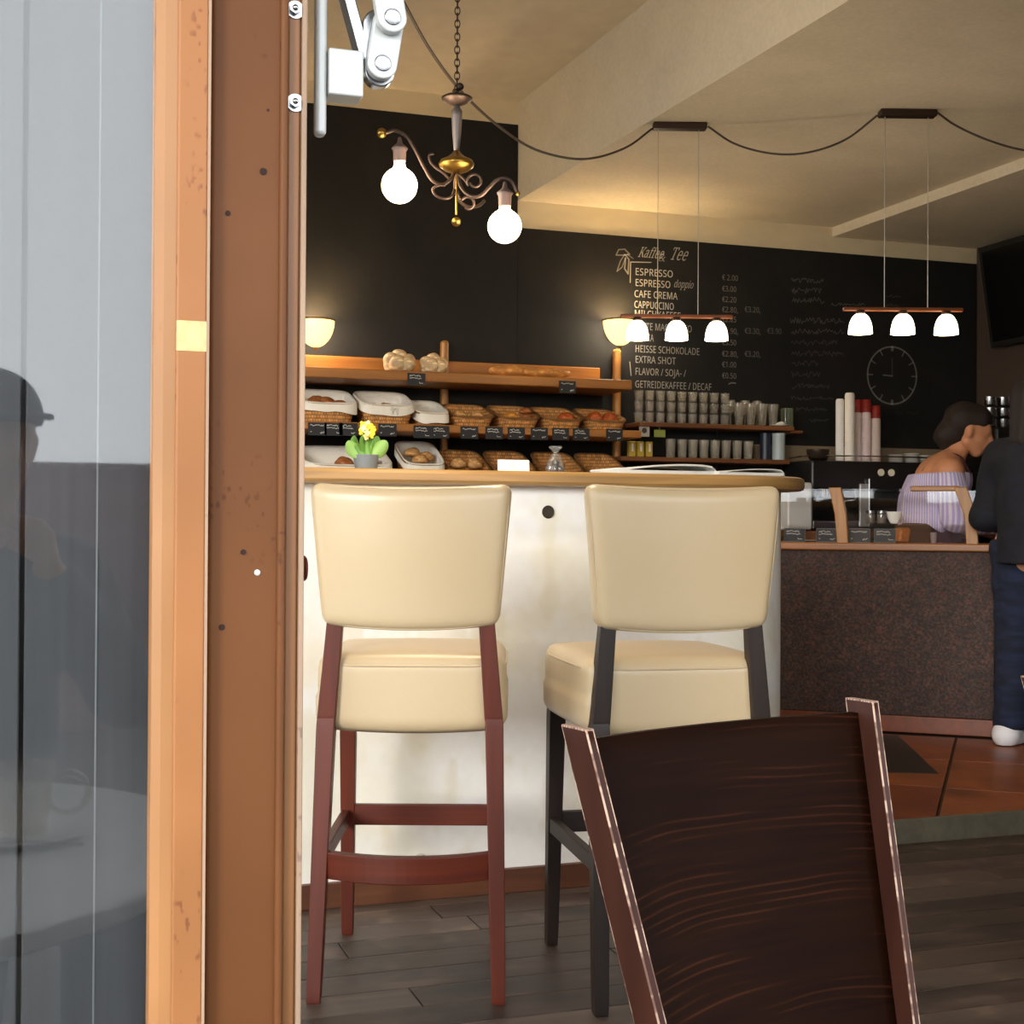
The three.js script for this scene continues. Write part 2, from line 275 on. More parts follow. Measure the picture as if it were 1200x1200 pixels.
// walls
const wallBack = struct('wall_back', box(XR - XL + 0.6, 3.4, 0.2, (XR + XL) / 2, 1.6, WB - 0.1), M.cream, 'cream rear wall strip above the blackboard', 'wall');
struct('wall_right', box(0.2, 3.4, 5.4, XR + 0.1, 1.6, -3.95), M.brownWall, 'dark brown side wall beside the coffee machine', 'wall');
struct('wall_left', [box(0.2, 3.4, 2.7, XL - 0.1, 1.6, -5.3), box(0.2, 3.4, 0.6, XL - 0.1, 1.6, -1.6), box(0.2, 0.6, 2.1, XL - 0.1, 0.2, -2.93), box(0.2, 0.5, 2.1, XL - 0.1, 3.05, -2.93)], M.cream, 'cream side wall beyond the bakery shelf', 'wall');
const OX0 = 0.241, OX1 = 2.05, OH = 2.4;
struct('wall_front', [
  box(XR + 0.2 - OX1, 3.6, 0.26, (XR + 0.2 + OX1) / 2, 1.5, -1.43), box(OX1 - XL, 0.9, 0.26, (OX1 + XL) / 2, 2.85, -1.43),
  box(OX0 - XL, 0.45, 0.26, (OX0 + XL) / 2, 0.0, -1.43), box(0.3, 3.6, 0.26, XL - 0.05, 1.5, -1.43),
], std({ color: '#cfc6b4', map: T.cream, roughness: 0.9 }), 'plastered street front round the open doorway', 'wall');
// ceilings: high on the bakery side, lower over the cake counter, lower again by the side wall
struct('ceiling', box(4.4, 0.14, 5.2, XL + 2.1, H1 + 0.07, -4.0), M.ceiling, 'high cream ceiling above the bar stools', 'ceiling');
struct('ceiling_lower', slab([[beamX(WB), WB], [beamX(-1.5), -1.5], [4.02, -1.5], [4.02, WB]], H2, H1 + 0.12), M.ceiling, 'lower cream ceiling with a deep edge over the pendant lamps', 'ceiling');
struct('ceiling_side', slab([[4.0, WB], [4.0, -1.5], [XR + 0.05, -1.5], [XR + 0.05, WB]], H3, H1 + 0.12), M.ceiling, 'narrow lowest ceiling strip beside the brown side wall', 'ceiling');

// blackboards on the rear wall, the menu in chalk on the second one
{
  const X0 = 2.224, X1 = XR - 0.005, Y0 = 0.95, Y1 = 2.465, S = 760, cw = Math.round((X1 - X0) * S), ch = Math.round((Y1 - Y0) * S);
  const cv = document.createElement('canvas'); cv.width = cw; cv.height = ch;
  const c = cv.getContext('2d');
  c.fillStyle = '#100e0c'; c.fillRect(0, 0, cw, ch);
  for (let i = 0; i < 420; i++) { c.fillStyle = `rgba(${rnd() < 0.5 ? '46,41,37' : '8,7,6'},${(0.03 + 0.05 * rnd()).toFixed(3)})`; const w = rr(30, 220), h = rr(20, 120); c.beginPath(); c.ellipse(rnd() * cw, rnd() * ch, w, h, rnd() * 3, 0, 6.3); c.fill(); }
  const at = (x, y) => { const p = onZ(x, y, WB + 0.006); return [(p.x - X0) * S, (Y1 - p.y) * S]; };
  const chalk = (a) => `rgba(206,200,188,${a})`;
  const write = (s, x0, x1, y, h, a = 0.8, font = 'sans-serif', skew = 0) => {
    const [ax, ay] = at(x0, y), [bx] = at(x1, y), hh = h * S / 233;
    c.save(); c.font = `${hh.toFixed(1)}px ${font}`; c.fillStyle = chalk(a);
    const w = c.measureText(s).width || 1;
    c.translate(ax, ay); c.transform((bx - ax) / w, 0, skew, 1, 0, 0); c.fillText(s, 0, 0); c.restore();
  };
  const line = (pts, w, a = 0.8) => { c.strokeStyle = chalk(a); c.lineWidth = w * S / 233; c.lineCap = 'round'; c.lineJoin = 'round'; c.beginPath(); pts.forEach(([x, y], i) => { const [q, r] = at(x, y); i ? c.lineTo(q, r) : c.moveTo(q, r); }); c.stroke(); };
  const scribble = (x0, x1, y, h, a) => { const pts = []; for (let x = x0; x <= x1; x += 1.15) pts.push([x, y - h * (0.15 + 0.85 * hash(Math.round(x * 7), Math.round(y), 3))]); line(pts, 0.7, a); };
  write('Kaffee', 747, 776, 301, 17, 0.75, 'serif', -0.45); write('&', 771, 779, 306, 13, 0.6, 'serif', -0.3); write('Tee', 784, 804, 304, 21, 0.75, 'serif', -0.45);
  line([[738.5, 331], [739, 307], [763, 307.5]], 1.2, 0.8);
  line([[722, 299], [725, 292.5], [732, 292], [738, 298], [731, 299], [722, 299]], 1.5, 0.55); line([[732, 298], [727, 306], [723, 318], [729, 313], [733, 302]], 1.4, 0.5); line([[733, 299], [737, 304], [736, 321], [732, 315], [733, 303]], 1.8, 0.6); line([[735, 298], [742, 303]], 1.2, 0.5);
  [['ESPRESSO', 744, 789, 322], ['ESPRESSO', 744, 786, 335], ['CAFE CREMA', 743, 794, 348], ['CAPPUCCINO', 743, 790, 360.5], ['MILCHKAFFEE', 743, 798, 371], ['LATTE MACCHIATO', 744, 811, 386], ['MOCCA', 744, 766, 399], ['HEISSE SCHOKOLADE', 744, 820, 412.5], ['EXTRA SHOT', 744, 792, 425], ['FLAVOR / SOJA- /', 744, 804, 439], ['GETREIDEKAFFEE / DECAF', 744, 834, 454]].forEach(([s, a, b, y], i) => write(s, a, b, y, 11.5, i < 5 ? 0.85 : 0.68));
  write('doppio', 789, 812, 336.5, 12, 0.72, 'serif', -0.3);
  line([[738, 424], [739.5, 440]], 1.1, 0.7);
  [[846, 328, ['€ 2.00']], [846, 341, ['€3.00']], [846, 353.5, ['€2.20']], [846, 365.5, ['€2.80,', '€3.20,']], [846, 377, ['€2.85']], [846, 390.5, ['€2.90,', '€3.30,', '€3.90']], [846, 404, ['€3.50']], [846, 417.5, ['€2.80,', '€3.20,']], [846, 430, ['€1.00']], [846, 443, ['€0.50']]].forEach(([x, y, l]) => l.forEach((s, i) => write(s, x + i * 26.5, x + i * 26.5 + (s.length > 5 ? 19 : 17), y, 9.5, 0.55 - 0.06 * i)));
  line([[854, 450], [857, 448.5], [862, 449]], 1.2, 0.6);
  [[927, 965, 333, 8], [928, 963, 346, 9], [928, 967, 357, 9], [974, 1014, 359, 4], [926, 990, 381, 9], [927, 990, 393, 8], [927, 982, 406, 8], [927, 988, 419, 8], [928, 960, 430, 8], [927, 962, 443.5, 8], [928, 972, 457, 8], [927, 977, 470, 6], [933, 970, 483, 6], [948, 972, 496, 5], [1038, 1056, 350, 5], [1038, 1054, 360, 5]].forEach(([a, b, y, h], i) => scribble(a, b, y, h, i < 6 ? 0.42 : 0.30));
  // the clock drawn in chalk, at nine
  { const [cx, cy] = at(1045.5, 440), [ex] = at(1074, 442), r = ex - cx; c.strokeStyle = chalk(0.5); c.lineWidth = 7; c.beginPath(); c.ellipse(cx, cy, r, r, 0, 0, 6.3); c.stroke();
    for (let k = 0; k < 12; k++) { const a = k * Math.PI / 6, s = Math.sin(a), q = -Math.cos(a), m = k % 6 ? 0.80 : 0.90; c.lineWidth = k % 6 ? 6 : 14; c.strokeStyle = chalk(0.42); c.beginPath(); c.moveTo(cx + s * r * 0.97, cy + q * r * 0.97); c.lineTo(cx + s * r * m, cy + q * r * m); c.stroke(); }
    c.lineWidth = 6; c.strokeStyle = chalk(0.45); c.beginPath(); c.moveTo(cx - r * 0.36, cy); c.lineTo(cx, cy + 2); c.stroke(); c.strokeStyle = chalk(0.22); c.beginPath(); c.moveTo(cx, cy); c.lineTo(cx, cy - r * 0.6); c.stroke(); }
  scribble(1050, 1058, 486, 4, 0.15); scribble(1062, 1077, 486, 4, 0.15);
  const t = new THREE.CanvasTexture(cv); t.colorSpace = THREE.SRGBColorSpace; t.needsUpdate = true;
  const face = new THREE.PlaneGeometry(X1 - X0, Y1 - Y0).translate((X0 + X1) / 2, (Y0 + Y1) / 2, WB + 0.0062);
  const bb = thing('blackboard', 'blackboard wall with a chalk coffee menu and a chalk clock', 'blackboard');
  mesh('board', boxUV(box(X1 - X0, Y1 - Y0, 0.006, (X0 + X1) / 2, (Y0 + Y1) / 2, WB + 0.003)), M.blackboard, bb);
  tag(mesh('chalk_writing', face, std({ map: t, roughness: 0.9 }), bb), 'hand chalked drink names and prices');
  tag(mesh('blackboard', boxUV(box(2.222 - XL, 2.97 - Y0, 0.006, (2.222 + XL) / 2, (2.97 + Y0) / 2, WB + 0.003)), M.blackboard), 'tall blank blackboard wall above the bread shelves', 'blackboard');
}
// ---------------------------------------------------------------- shop front: fixed window, post, door closer
{
  const y0 = 0.22, y1 = 2.4, hh = y1 - y0, ym = (y0 + y1) / 2;
  const bar = (x0, x1, z0, z1, r = 0.003) => boxUV(rbox(x1 - x0, hh, Math.abs(z1 - z0), r, (x0 + x1) / 2, ym, (z0 + z1) / 2, 2), 'y', [rnd(), rnd()]);
  const win = thing('window_1', 'brown painted shop window with grey boards behind its glass', 'window'); win.userData.kind = 'structure';
  for (const z of [ZF - 0.006]) tag(mesh('pane', box(0.372, hh, 0.005, -0.085, ym, z), M.glass, win), 'clear reflecting glass in the shop window');
  const bead = []; { const pts = [[0.0985, ZF - 0.008], [0.1005, ZF + 0.001], [0.1085, ZF + 0.0075], [0.119, ZF + 0.009], [0.119, ZF - 0.008]]; bead.push(boxUV(slab(pts.map(([x, z]) => [x, z]).reverse(), y0, y1), 'y')); }
  tag(mesh('glazing_bead', bead, M.beadPaint, win), 'narrow glossy bead along the glass');
  mesh('frame_stile', bar(0.119, 0.1475, ZF - 0.05, ZF + 0.012), M.framePaint, win);
  mesh('frame_stile', bar(-0.315, -0.27, ZF - 0.05, ZF + 0.012), M.framePaint, win);
  tag(mesh('chipped_edge', warp(boxUV(box(0.0026, hh, 0.003, 0.1476, ym, ZF + 0.0115).toNonIndexed(), 'y'), (v) => v), M.chipped, win), 'bare chipped paint edge');
  // boards behind the glass with one open joint
  const bm = std({ color: '#3b3e41', map: T.boards, roughness: 0.8 });
  for (const [a, b] of [[-0.27, -0.0135], [-0.0095, 0.119]]) mesh('board', boxUV(rbox(b - a, hh, 0.02, 0.002, (a + b) / 2, ym, ZF - 0.045), 'y'), bm, win);
  tag(mesh('joint_strip', box(0.0016, hh, 0.0012, 0.0535, ym, ZF - 0.0345), std({ color: '#5d6163', roughness: 0.7 }), win), 'thin pale joint between boards');
  mesh('backing_panel', box(0.40, hh, 0.01, -0.075, ym, ZF - 0.068), M.black, win);
  tag(mesh('paint_patch', (() => { const a = onZ(189, 374, ZF + 0.013), b = onZ(240, 412, ZF + 0.013); return box(0.1465 - 0.1195, a.y - b.y, 0.0006, 0.133, (a.y + b.y) / 2, ZF + 0.0121); })(), std({ color: '#e6c184', map: T.paint, roughness: 0.5 }), win), 'pale patch of touched up paint');

  const post = thing('trim_1', 'weathered brown door post with screw holes and a paler rebate', 'door post'); post.userData.kind = 'structure';
  mesh('post_face', bar(0.1495, 0.2215, ZF - 0.07, ZF - 0.004, 0.006), M.postPaint, post);
  tag(mesh('nosing', boxUV(cyl(0.0042, 0.0042, hh, 0.2185, ym, ZF - 0.0035, 12), 'y'), M.postPaint, post), 'rounded ridge beside the rebate');
  mesh('rebate_strip', bar(0.2225, 0.236, ZF - 0.07, ZF - 0.010), M.rebatePaint, post);
  tag(mesh('chipped_edge', bar(0.236, 0.2412, ZF - 0.07, ZF - 0.006, 0.0015), M.chipped, post), 'pale chipped outer edge');
  for (const [x, y, r] of [[308.5, 201, 0.0034], [267, 250, 0.0026], [285, 647, 0.0026], [260, 735, 0.003], [314, 129, 0.0012]]) { const p = onZ(x, y, ZF - 0.004); tag(mesh('screw_hole', cyl(r, r, 0.0016, 0, 0, 0, 12).rotateX(Math.PI / 2).translate(p.x, p.y, p.z), M.darkHole, post), 'dark empty screw hole'); }
  { const p = onZ(301.5, 671, ZF - 0.004); tag(mesh('screw_head', sph(0.003, p.x, p.y, p.z, 10), M.whitePaper, post), 'white plugged screw'); }
  for (const py of [12, 121]) { const p = onZ(346, py, ZF - 0.010); const b = tag(mesh('bolt', [cyl(0.0085, 0.0085, 0.0016, 0, 0, 0, 24).rotateX(Math.PI / 2), cyl(0.0055, 0.0055, 0.006, 0, 0, 0, 6).rotateX(Math.PI / 2).translate(-0.001, 0, 0.003), sph(0.003, -0.001, 0, 0.006, 10)].map((g) => g.translate(p.x, p.y, p.z + 0.001)), M.steel, post), 'zinc bolt with washer'); }
  { const p = onZ(362, 666, ZF - 0.03); tag(mesh('latch_knob', [lathe([[0, 0], [0.004, 0], [0.0045, 0.006], [0.009, 0.010], [0.0125, 0.016], [0.011, 0.022], [0, 0.024]], 18).rotateZ(-Math.PI / 2).scale(0.32, 1, 1)].map((g) => g.translate(0.2405, p.y, p.z)), M.mahogany, post), 'small brown knob'); }

  // closer: mounting bar, block and jointed arms, at the inner side of the post
  const zc = ZF - 0.03, q = (x, y, z = zc) => onZ(x, y, z);
  const cl = thing('door_closer', 'white metal door closer arm bolted beside the brown post', 'door closer');
  { const a = q(371, 0), b = q(384.5, 0), e = q(378, 158), top = e.y + 0.30; mesh('mounting_bar', [rbox(b.x - a.x, top - e.y, 0.016, 0.005, (a.x + b.x) / 2, (top + e.y) / 2, zc - 0.008)], M.whiteMetal, cl);
    const c0 = q(385, 56), c1 = q(425.5, 115); mesh('mounting_block', rbox(c1.x - c0.x, c0.y - c1.y, 0.03, 0.002, (c0.x + c1.x) / 2, (c0.y + c1.y) / 2, zc - 0.012), M.whiteMetal, cl);
    const link = (P, Q, w, t, z) => { const d = Math.atan2(Q.y - P.y, Q.x - P.x), L = Math.hypot(Q.x - P.x, Q.y - P.y), s = new THREE.Shape(); s.absarc(0, 0, w, Math.PI / 2, Math.PI * 1.5); s.absarc(L, 0, w, -Math.PI / 2, Math.PI / 2); s.closePath(); return new THREE.ExtrudeGeometry(s, { depth: t, bevelEnabled: true, bevelSize: 0.0015, bevelThickness: 0.0015, bevelSegments: 2, curveSegments: 16 }).rotateZ(d).translate(P.x, P.y, z); };
    const A = q(447, 76), B = q(455, 27), C = q(424, -160), wl = 0.0135;
    mesh('link', link(A, B, wl, 0.008, zc - 0.004), M.whiteMetal, cl);
    mesh('link_underside', link(V(A.x, A.y - 0.004, 0), V(B.x - 0.008, B.y, 0), wl * 1.02, 0.012, zc - 0.020), M.steel, cl);
    mesh('arm', link(B, C, wl * 0.98, 0.008, zc + 0.008), M.whiteMetal, cl);
    mesh('second_arm', link(q(431, 62), q(398, -60), 0.004, 0.02, zc - 0.03), M.steel, cl);
    for (const [P, z] of [[A, zc + 0.005], [B, zc + 0.017]]) tag(mesh('pivot', lathe([[0, 0.0015], [0.0062, 0.0015], [0.0066, 0.0022], [0.0078, 0.0022], [0.0084, 0.0005], [0.0084, -0.002], [0, -0.002]], 24).rotateX(Math.PI / 2).translate(P.x, P.y, z), M.steel, cl), 'grey pivot pin'); }

  const w3 = thing('window_3', 'clear side window that lights the stools', 'window'); w3.userData.kind = 'structure';
  mesh('pane', box(0.005, 2.30, 2.06, XL - 0.1, 1.65, -2.93), M.glass, w3);
  mesh('frame', [box(0.06, 2.30, 0.05, XL - 0.1, 1.65, -1.92), box(0.06, 2.30, 0.05, XL - 0.1, 1.65, -3.95), box(0.06, 2.30, 0.04, XL - 0.1, 1.65, -2.93), box(0.06, 0.05, 2.1, XL - 0.1, 0.525, -2.93), box(0.06, 0.05, 2.1, XL - 0.1, 2.775, -2.93)], M.framePaint, w3);
  // clear window further along the front lights the room from the side
  const w2 = thing('window_2', 'clear shop window further along the street front', 'window'); w2.userData.kind = 'structure';
  mesh('pane', box(1.40, hh, 0.005, -1.02, ym, ZF - 0.03), M.glass, w2);
  mesh('frame', [box(0.05, hh, 0.06, -1.73, ym, ZF - 0.03), box(1.44, 0.05, 0.06, -1.02, y0 + 0.02, ZF - 0.03), box(1.44, 0.05, 0.06, -1.02, y1 - 0.02, ZF - 0.03)], M.framePaint, w2);
}

// ---------------------------------------------------------------- the bar
const BZ = -3.62, BC = [1.935, -3.89], BR = 0.27;
const barPlan = (o) => { const p = [[0.15, BZ + o]]; for (let i = 0; i <= 20; i++) { const a = Math.PI / 2 - (i / 20) * Math.PI / 2; p.push([BC[0] + (BR + o) * Math.cos(a), BC[1] + (BR + o) * Math.sin(a)]); } p.push([BC[0] + BR + o, -4.2], [0.15, -4.2]); return p; };
const BH = 1.16;
{
  const b = thing('bar_counter', 'white plastered bar with a rounded end and timber skirting', 'bar counter');
  const pts = barPlan(0), strip = [];                                   // smooth front skin with running uv
  const pos = [], uv = [], idx = []; let s = 0;
  pts.forEach(([x, z], i) => { if (i) s += Math.hypot(x - pts[i - 1][0], z - pts[i - 1][1]); for (const y of [0, BH - 0.04]) { pos.push(x, y, z); uv.push(s / 1.3, y / 1.3); } });
  for (let i = 0; i < pts.length - 1; i++) { const k = i * 2; idx.push(k, k + 2, k + 1, k + 1, k + 2, k + 3); }
  const g = new THREE.BufferGeometry(); g.setAttribute('position', new THREE.Float32BufferAttribute(pos, 3)); g.setAttribute('uv', new THREE.Float32BufferAttribute(uv, 2)); g.setIndex(idx); g.computeVertexNormals();
  mesh('front_panel', g, M.plaster, b);
  mesh('core', slab(barPlan(-0.004), 0, BH - 0.042), M.cream, b);
  { const o = barPlan(0.016).slice(0, -2), inn = barPlan(0.001).slice(0, -2).reverse(); mesh('skirting', boxUV(slab([...o, ...inn].reverse(), 0, 0.066, 0.002), 'x'), M.skirting, b); }
  { const p = onZ(642, 600, BZ); mesh('cable_hole', cyl(0.0165, 0.0165, 0.006, 0, 0, 0, 24).rotateX(Math.PI / 2).translate(p.x, p.y, BZ), std({ color: '#3a3227', roughness: 0.9 }), b); mesh('hole_rim', new THREE.TorusGeometry(0.0168, 0.0016, 8, 28).translate(p.x, p.y, BZ + 0.003), M.darkBrass, b);
    const r = onZ(493, 1009, BZ); tag(mesh('pipe_end', [lathe([[0.0155, -0.01], [0.0155, 0.02], [0.021, 0.022], [0.021, -0.01]], 24).rotateX(Math.PI / 2).translate(r.x, r.y, BZ)], M.chrome, b), 'chrome pipe end'); mesh('pipe_bore', cyl(0.015, 0.015, 0.004, 0, 0, 0, 20).rotateX(Math.PI / 2).translate(r.x, r.y, BZ + 0.003), M.black, b); }
  tag(mesh('bar_worktop', boxUV(slab(barPlan(0.06).reverse(), BH - 0.04, BH, 0.011), 'x'), M.counterWood), 'honey coloured timber bar top with a rounded end', 'bar top');
}

// ---------------------------------------------------------------- bar stools
function cushion(w, h, d, r, crown = 0) {                            // soft upholstered block
  const g = smooth(new THREE.BoxGeometry(w, h, d, 30, 24, 14)), H = [w / 2, h / 2, d / 2], ease = (t, k) => k * Math.sin(Math.PI / 2 * t / k);
  return warp(g, (v) => { const p = [ease(v.x, H[0]), ease(v.y, H[1]), ease(v.z, H[2])], q = p.map((c, i) => clamp(c, -H[i] + r, H[i] - r)), n = p.map((c, i) => c - q[i]), L = Math.hypot(...n) || 1; v.set(...q.map((c, i) => c + n[i] / L * r)); });
}
function makeStool(legMat, label) {
  const s = thing('bar_stool', label, 'bar stool', [0, 0, 0], 0, 'cream leather bar stools at the bar');
  // local axes: back towards +z (the camera side), the seat looks to -z
  const seat = cushion(0.415, 0.165, 0.42, 0.035);
  warp(seat, (v) => { const top = v.y > 0.03 ? 1 : 0; v.y += top * 0.012 * (1 - (v.x / 0.215) ** 2) * (1 - (v.z / 0.215) ** 2) + (v.y < 0 ? -0.012 * (1 - (v.x / 0.215) ** 2) : 0); v.x *= 1 + 0.02 * (v.y < 0 ? 1 : 0); });
  const st = mesh('seat', boxUV(seat.translate(0, 0.648, -0.22), 'x'), M.leather, s);
  const loop = []; for (let i = 0; i < 40; i++) { const a = i / 40 * 2 * Math.PI, c = Math.cos(a), q = Math.sin(a), k = 1 / Math.pow(Math.abs(c) ** 7 + Math.abs(q) ** 7, 1 / 7); loop.push(V(0.2075 * c * k, 0.706, -0.22 + 0.2095 * q * k)); }
  mesh('seat_piping', tube(loop, 0.0032, 120, 6, true), M.leather, st);
  // backrest: trapezoid, wider at the top, gently curved
  const back = cushion(0.44, 0.305, 0.062, 0.026);
  const shapeBack = (v) => { const t = clamp((v.y + 0.1525) / 0.305); v.x *= lerp(0.875, 1.0, t); const c = (v.x / 0.22) ** 2; v.z += 0.034 * (1 - c) - 0.012 + 0.004 * Math.sin(Math.PI * t); v.y += -0.012 * (1 - c) * (t > 0.5 ? 0.6 * (t - 0.5) * 2 : (0.5 - t) * 2); };
  const place = (g) => g.rotateX(0.07).translate(0, 0.951, 0.0);
  warp(back, shapeBack);
  const bk = mesh('backrest', boxUV(place(back), 'x'), M.leather, s);
  const seamPts = []; for (let i = 0; i < 44; i++) { const a = i / 44 * 2 * Math.PI, c = Math.cos(a), q = Math.sin(a), k = 1 / Math.pow(Math.abs(c) ** 9 + Math.abs(q) ** 9, 1 / 9), v = V(0.2155 * c * k, 0.1485 * q * k, 0.0195); shapeBack(v); v.applyAxisAngle(V(1, 0, 0), 0.07); v.y += 0.951; seamPts.push(v); }
  mesh('backrest_piping', tube(seamPts, 0.0016, 130, 6, true), M.leather, bk);
  // legs
  const taper = (x0, y0, z0, x1, y1, z1, w0, w1, d0 = w0, d1 = w1) => { const g = rbox(1, 1, 1, 0.06); return warp(g, (v) => { const t = v.y + 0.5; v.x = v.x * lerp(w0, w1, t) + lerp(x0, x1, t); v.z = v.z * lerp(d0, d1, t) + lerp(z0, z1, t); v.y = lerp(y0, y1, t); }); };
  for (const k of [-1, 1]) {
    mesh('rear_leg', boxUV(merge([taper(k * 0.196, 0, 0.062, k * 0.182, 0.60, -0.012, 0.030, 0.040, 0.034, 0.044), taper(k * 0.182, 0.585, -0.012, k * 0.163, 0.825, -0.010, 0.040, 0.034, 0.044, 0.026)]), 'y'), legMat, s);
    mesh('front_leg', boxUV(taper(k * 0.182, 0, -0.425, k * 0.180, 0.58, -0.395, 0.028, 0.040), 'y'), legMat, s);
    mesh('side_stretcher', boxUV(rbox(0.020, 0.036, 0.40, 0.003, k * 0.186, 0.295, -0.19), 'z'), legMat, s);
  }
  mesh('front_stretcher', boxUV(rbox(0.35, 0.05, 0.022, 0.003, 0, 0.30, -0.405), 'x'), legMat, s);
  const fr = []; for (let i = 0; i <= 16; i++) { const t = i / 16 * 2 - 1; fr.push([t * 0.175, 0.028 + 0.05 * (1 - t * t) + 0.010]); } for (let i = 16; i >= 0; i--) { const t = i / 16 * 2 - 1; fr.push([t * 0.175, 0.028 + 0.05 * (1 - t * t) - 0.012]); }
  mesh('foot_rail', boxUV(slab(fr.reverse(), 0.255, 0.312, 0.002), 'x'), legMat, s);
  return s;
}
const camYaw = -19 * Math.PI / 180;
{
  const a = makeStool(M.mahogany, 'cream leather bar stool with reddish mahogany legs');
  let p = onY(487, 1174, 0); a.position.set(p.x, 0, p.z - 0.06); a.rotation.y = camYaw + 0.0;
  const b = makeStool(M.darkLeg, 'cream leather bar stool with blackish brown legs');
  p = onY(812, 1181, 0); b.position.set(p.x, 0, p.z - 0.06); b.rotation.y = camYaw + 0.21;
}

// ---------------------------------------------------------------- dark wooden chairs standing on the pavement in the doorway
function makeChair(label) {
  const c = thing('wooden_chair', label, 'chair', [0, 0, 0], 0, 'dark wooden chairs in the doorway');
  // local: back plane near z = 0, seat towards +z, height 0.98 above the pavement
  const h0 = 0.44, h1 = 0.98, lean = 0.28, half = (y) => 0.138 + (y - h0) / (h1 - h0) * 0.062, bz = (y) => -(y - h0) * lean;
  const stile = (k) => {
    const n = 14, pts = []; for (let i = 0; i <= n; i++) { const y = lerp(h0 - 0.02, h1, i / n); pts.push(V(k * half(y), y, bz(y))); }
    const low = [V(k * 0.150, 0, -0.05), V(k * 0.140, 0.22, -0.005)], path = new THREE.CatmullRomCurve3([...low, ...pts]);
    const sh = new THREE.Shape(), w = 0.0050, d = 0.0205, r = 0.002; sh.moveTo(-w + r, -d); sh.lineTo(w - r, -d); sh.quadraticCurveTo(w, -d, w, -d + r); sh.lineTo(w, d - r); sh.quadraticCurveTo(w, d, w - r, d); sh.lineTo(-w + r, d); sh.quadraticCurveTo(-w, d, -w, d - r); sh.lineTo(-w, -d + r); sh.quadraticCurveTo(-w, -d, -w + r, -d);
    // sweep by hand so that the section keeps square to the chair
    const outline = sh.getPoints(3).map((p) => [p.x, p.y]); outline.pop();
    const N = 44, pos = [], idx = [], m = outline.length, q = path.getPoints(N);
    for (let i = 0; i <= N; i++) for (const [x, z] of outline) pos.push(q[i].x + x, q[i].y, q[i].z + z);
    for (let i = 0; i < N; i++) for (let j = 0; j < m; j++) { const a = i * m + j, b = i * m + (j + 1) % m; idx.push(a, a + m, b, b, a + m, b + m); }
    const t = N * m; for (let j = 1; j < m - 1; j++) { idx.push(t, t + j + 1, t + j); idx.push(0, j, j + 1); }
    const g = new THREE.BufferGeometry(); g.setAttribute('position', new THREE.Float32BufferAttribute(pos, 3)); g.setIndex(idx); g.computeVertexNormals();
    return { g: boxUV(g, 'y'), q, w, d };
  };
  for (const k of [-1, 1]) {
    const { g, q, w, d } = stile(k), s = mesh('back_stile', g, M.chairStile, c);
    const up = q.filter((p) => p.y > h0 + 0.05), ez = d - 0.0012, ex = w - 0.0012, rim = (dx, dz) => tube(up.map((p, i) => V(p.x + dx, p.y, p.z + dz)), 0.0013, 60, 6);
    const topY = h1, tz = bz(h1);
    tag(mesh('worn_edge', [rim(k * ex, ez), rim(-k * ex, ez), rim(-ex, -ez), rbox(2 * w, 0.003, 2 * d, 0.001, k * half(topY), topY + 0.0004, tz)], M.wornEdge, s), 'pale rubbed paint edge');
  }
  // panel between the stiles, slightly dished
  const P = new THREE.BoxGeometry(1, 1, 1, 24, 18, 1);
  warp(P, (v) => { const y = lerp(h0 + 0.04, h1 - 0.013, v.y + 0.5), wd = half(y) * 2 - 0.008, t = v.x * 2; v.z = v.z * 0.010 + bz(y) - 0.020 * (1 - t * t) - 0.008; v.x *= wd; v.y = y; });
  const pg = smooth(P); const uv = new Float32Array(pg.attributes.position.count * 2); for (let i = 0; i < uv.length / 2; i++) { uv[i * 2] = pg.attributes.position.getX(i) * 1.35 + 0.5; uv[i * 2 + 1] = pg.attributes.position.getY(i) * 1.35; } pg.setAttribute('uv', new THREE.BufferAttribute(uv, 2));
  tag(mesh('back_panel', pg, M.chairWood, c), 'curved panel with open grain');
  mesh('seat', boxUV(rbox(0.40, 0.022, 0.40, 0.009, 0, 0.452, 0.19), 'x'), M.chairWood, c);
  for (const k of [-1, 1]) { mesh('front_leg', boxUV(rbox(0.032, 0.445, 0.032, 0.005, k * 0.165, 0.2225, 0.36), 'y'), M.chairStile, c); mesh('side_rail', boxUV(rbox(0.02, 0.05, 0.36, 0.004, k * 0.162, 0.41, 0.17), 'z'), M.chairStile, c); }
  mesh('front_rail', boxUV(rbox(0.30, 0.05, 0.02, 0.004, 0, 0.41, 0.36), 'x'), M.chairStile, c);
  return c;
}
{
  const c = makeChair('dark wooden chair with a broad curved back panel and rubbed pale edges');
  const A = atDepth(670, 850, 1.34), B = atDepth(1015, 812, 1.57), mid = A.clone().add(B).multiplyScalar(0.5);
  const ang = Math.atan2(-(B.z - A.z), B.x - A.x);
  // the back's top stands 0.151 behind the seat line
  const off = 0.54 * 0.28; c.rotation.y = ang; c.position.set(mid.x + Math.sin(ang) * off, GY, mid.z + Math.cos(ang) * off);
  const d = copyOf(c, [1.43, GY, -1.33], -0.02, 'dark wooden chair with only its pale rubbed corner beside the customer');
}
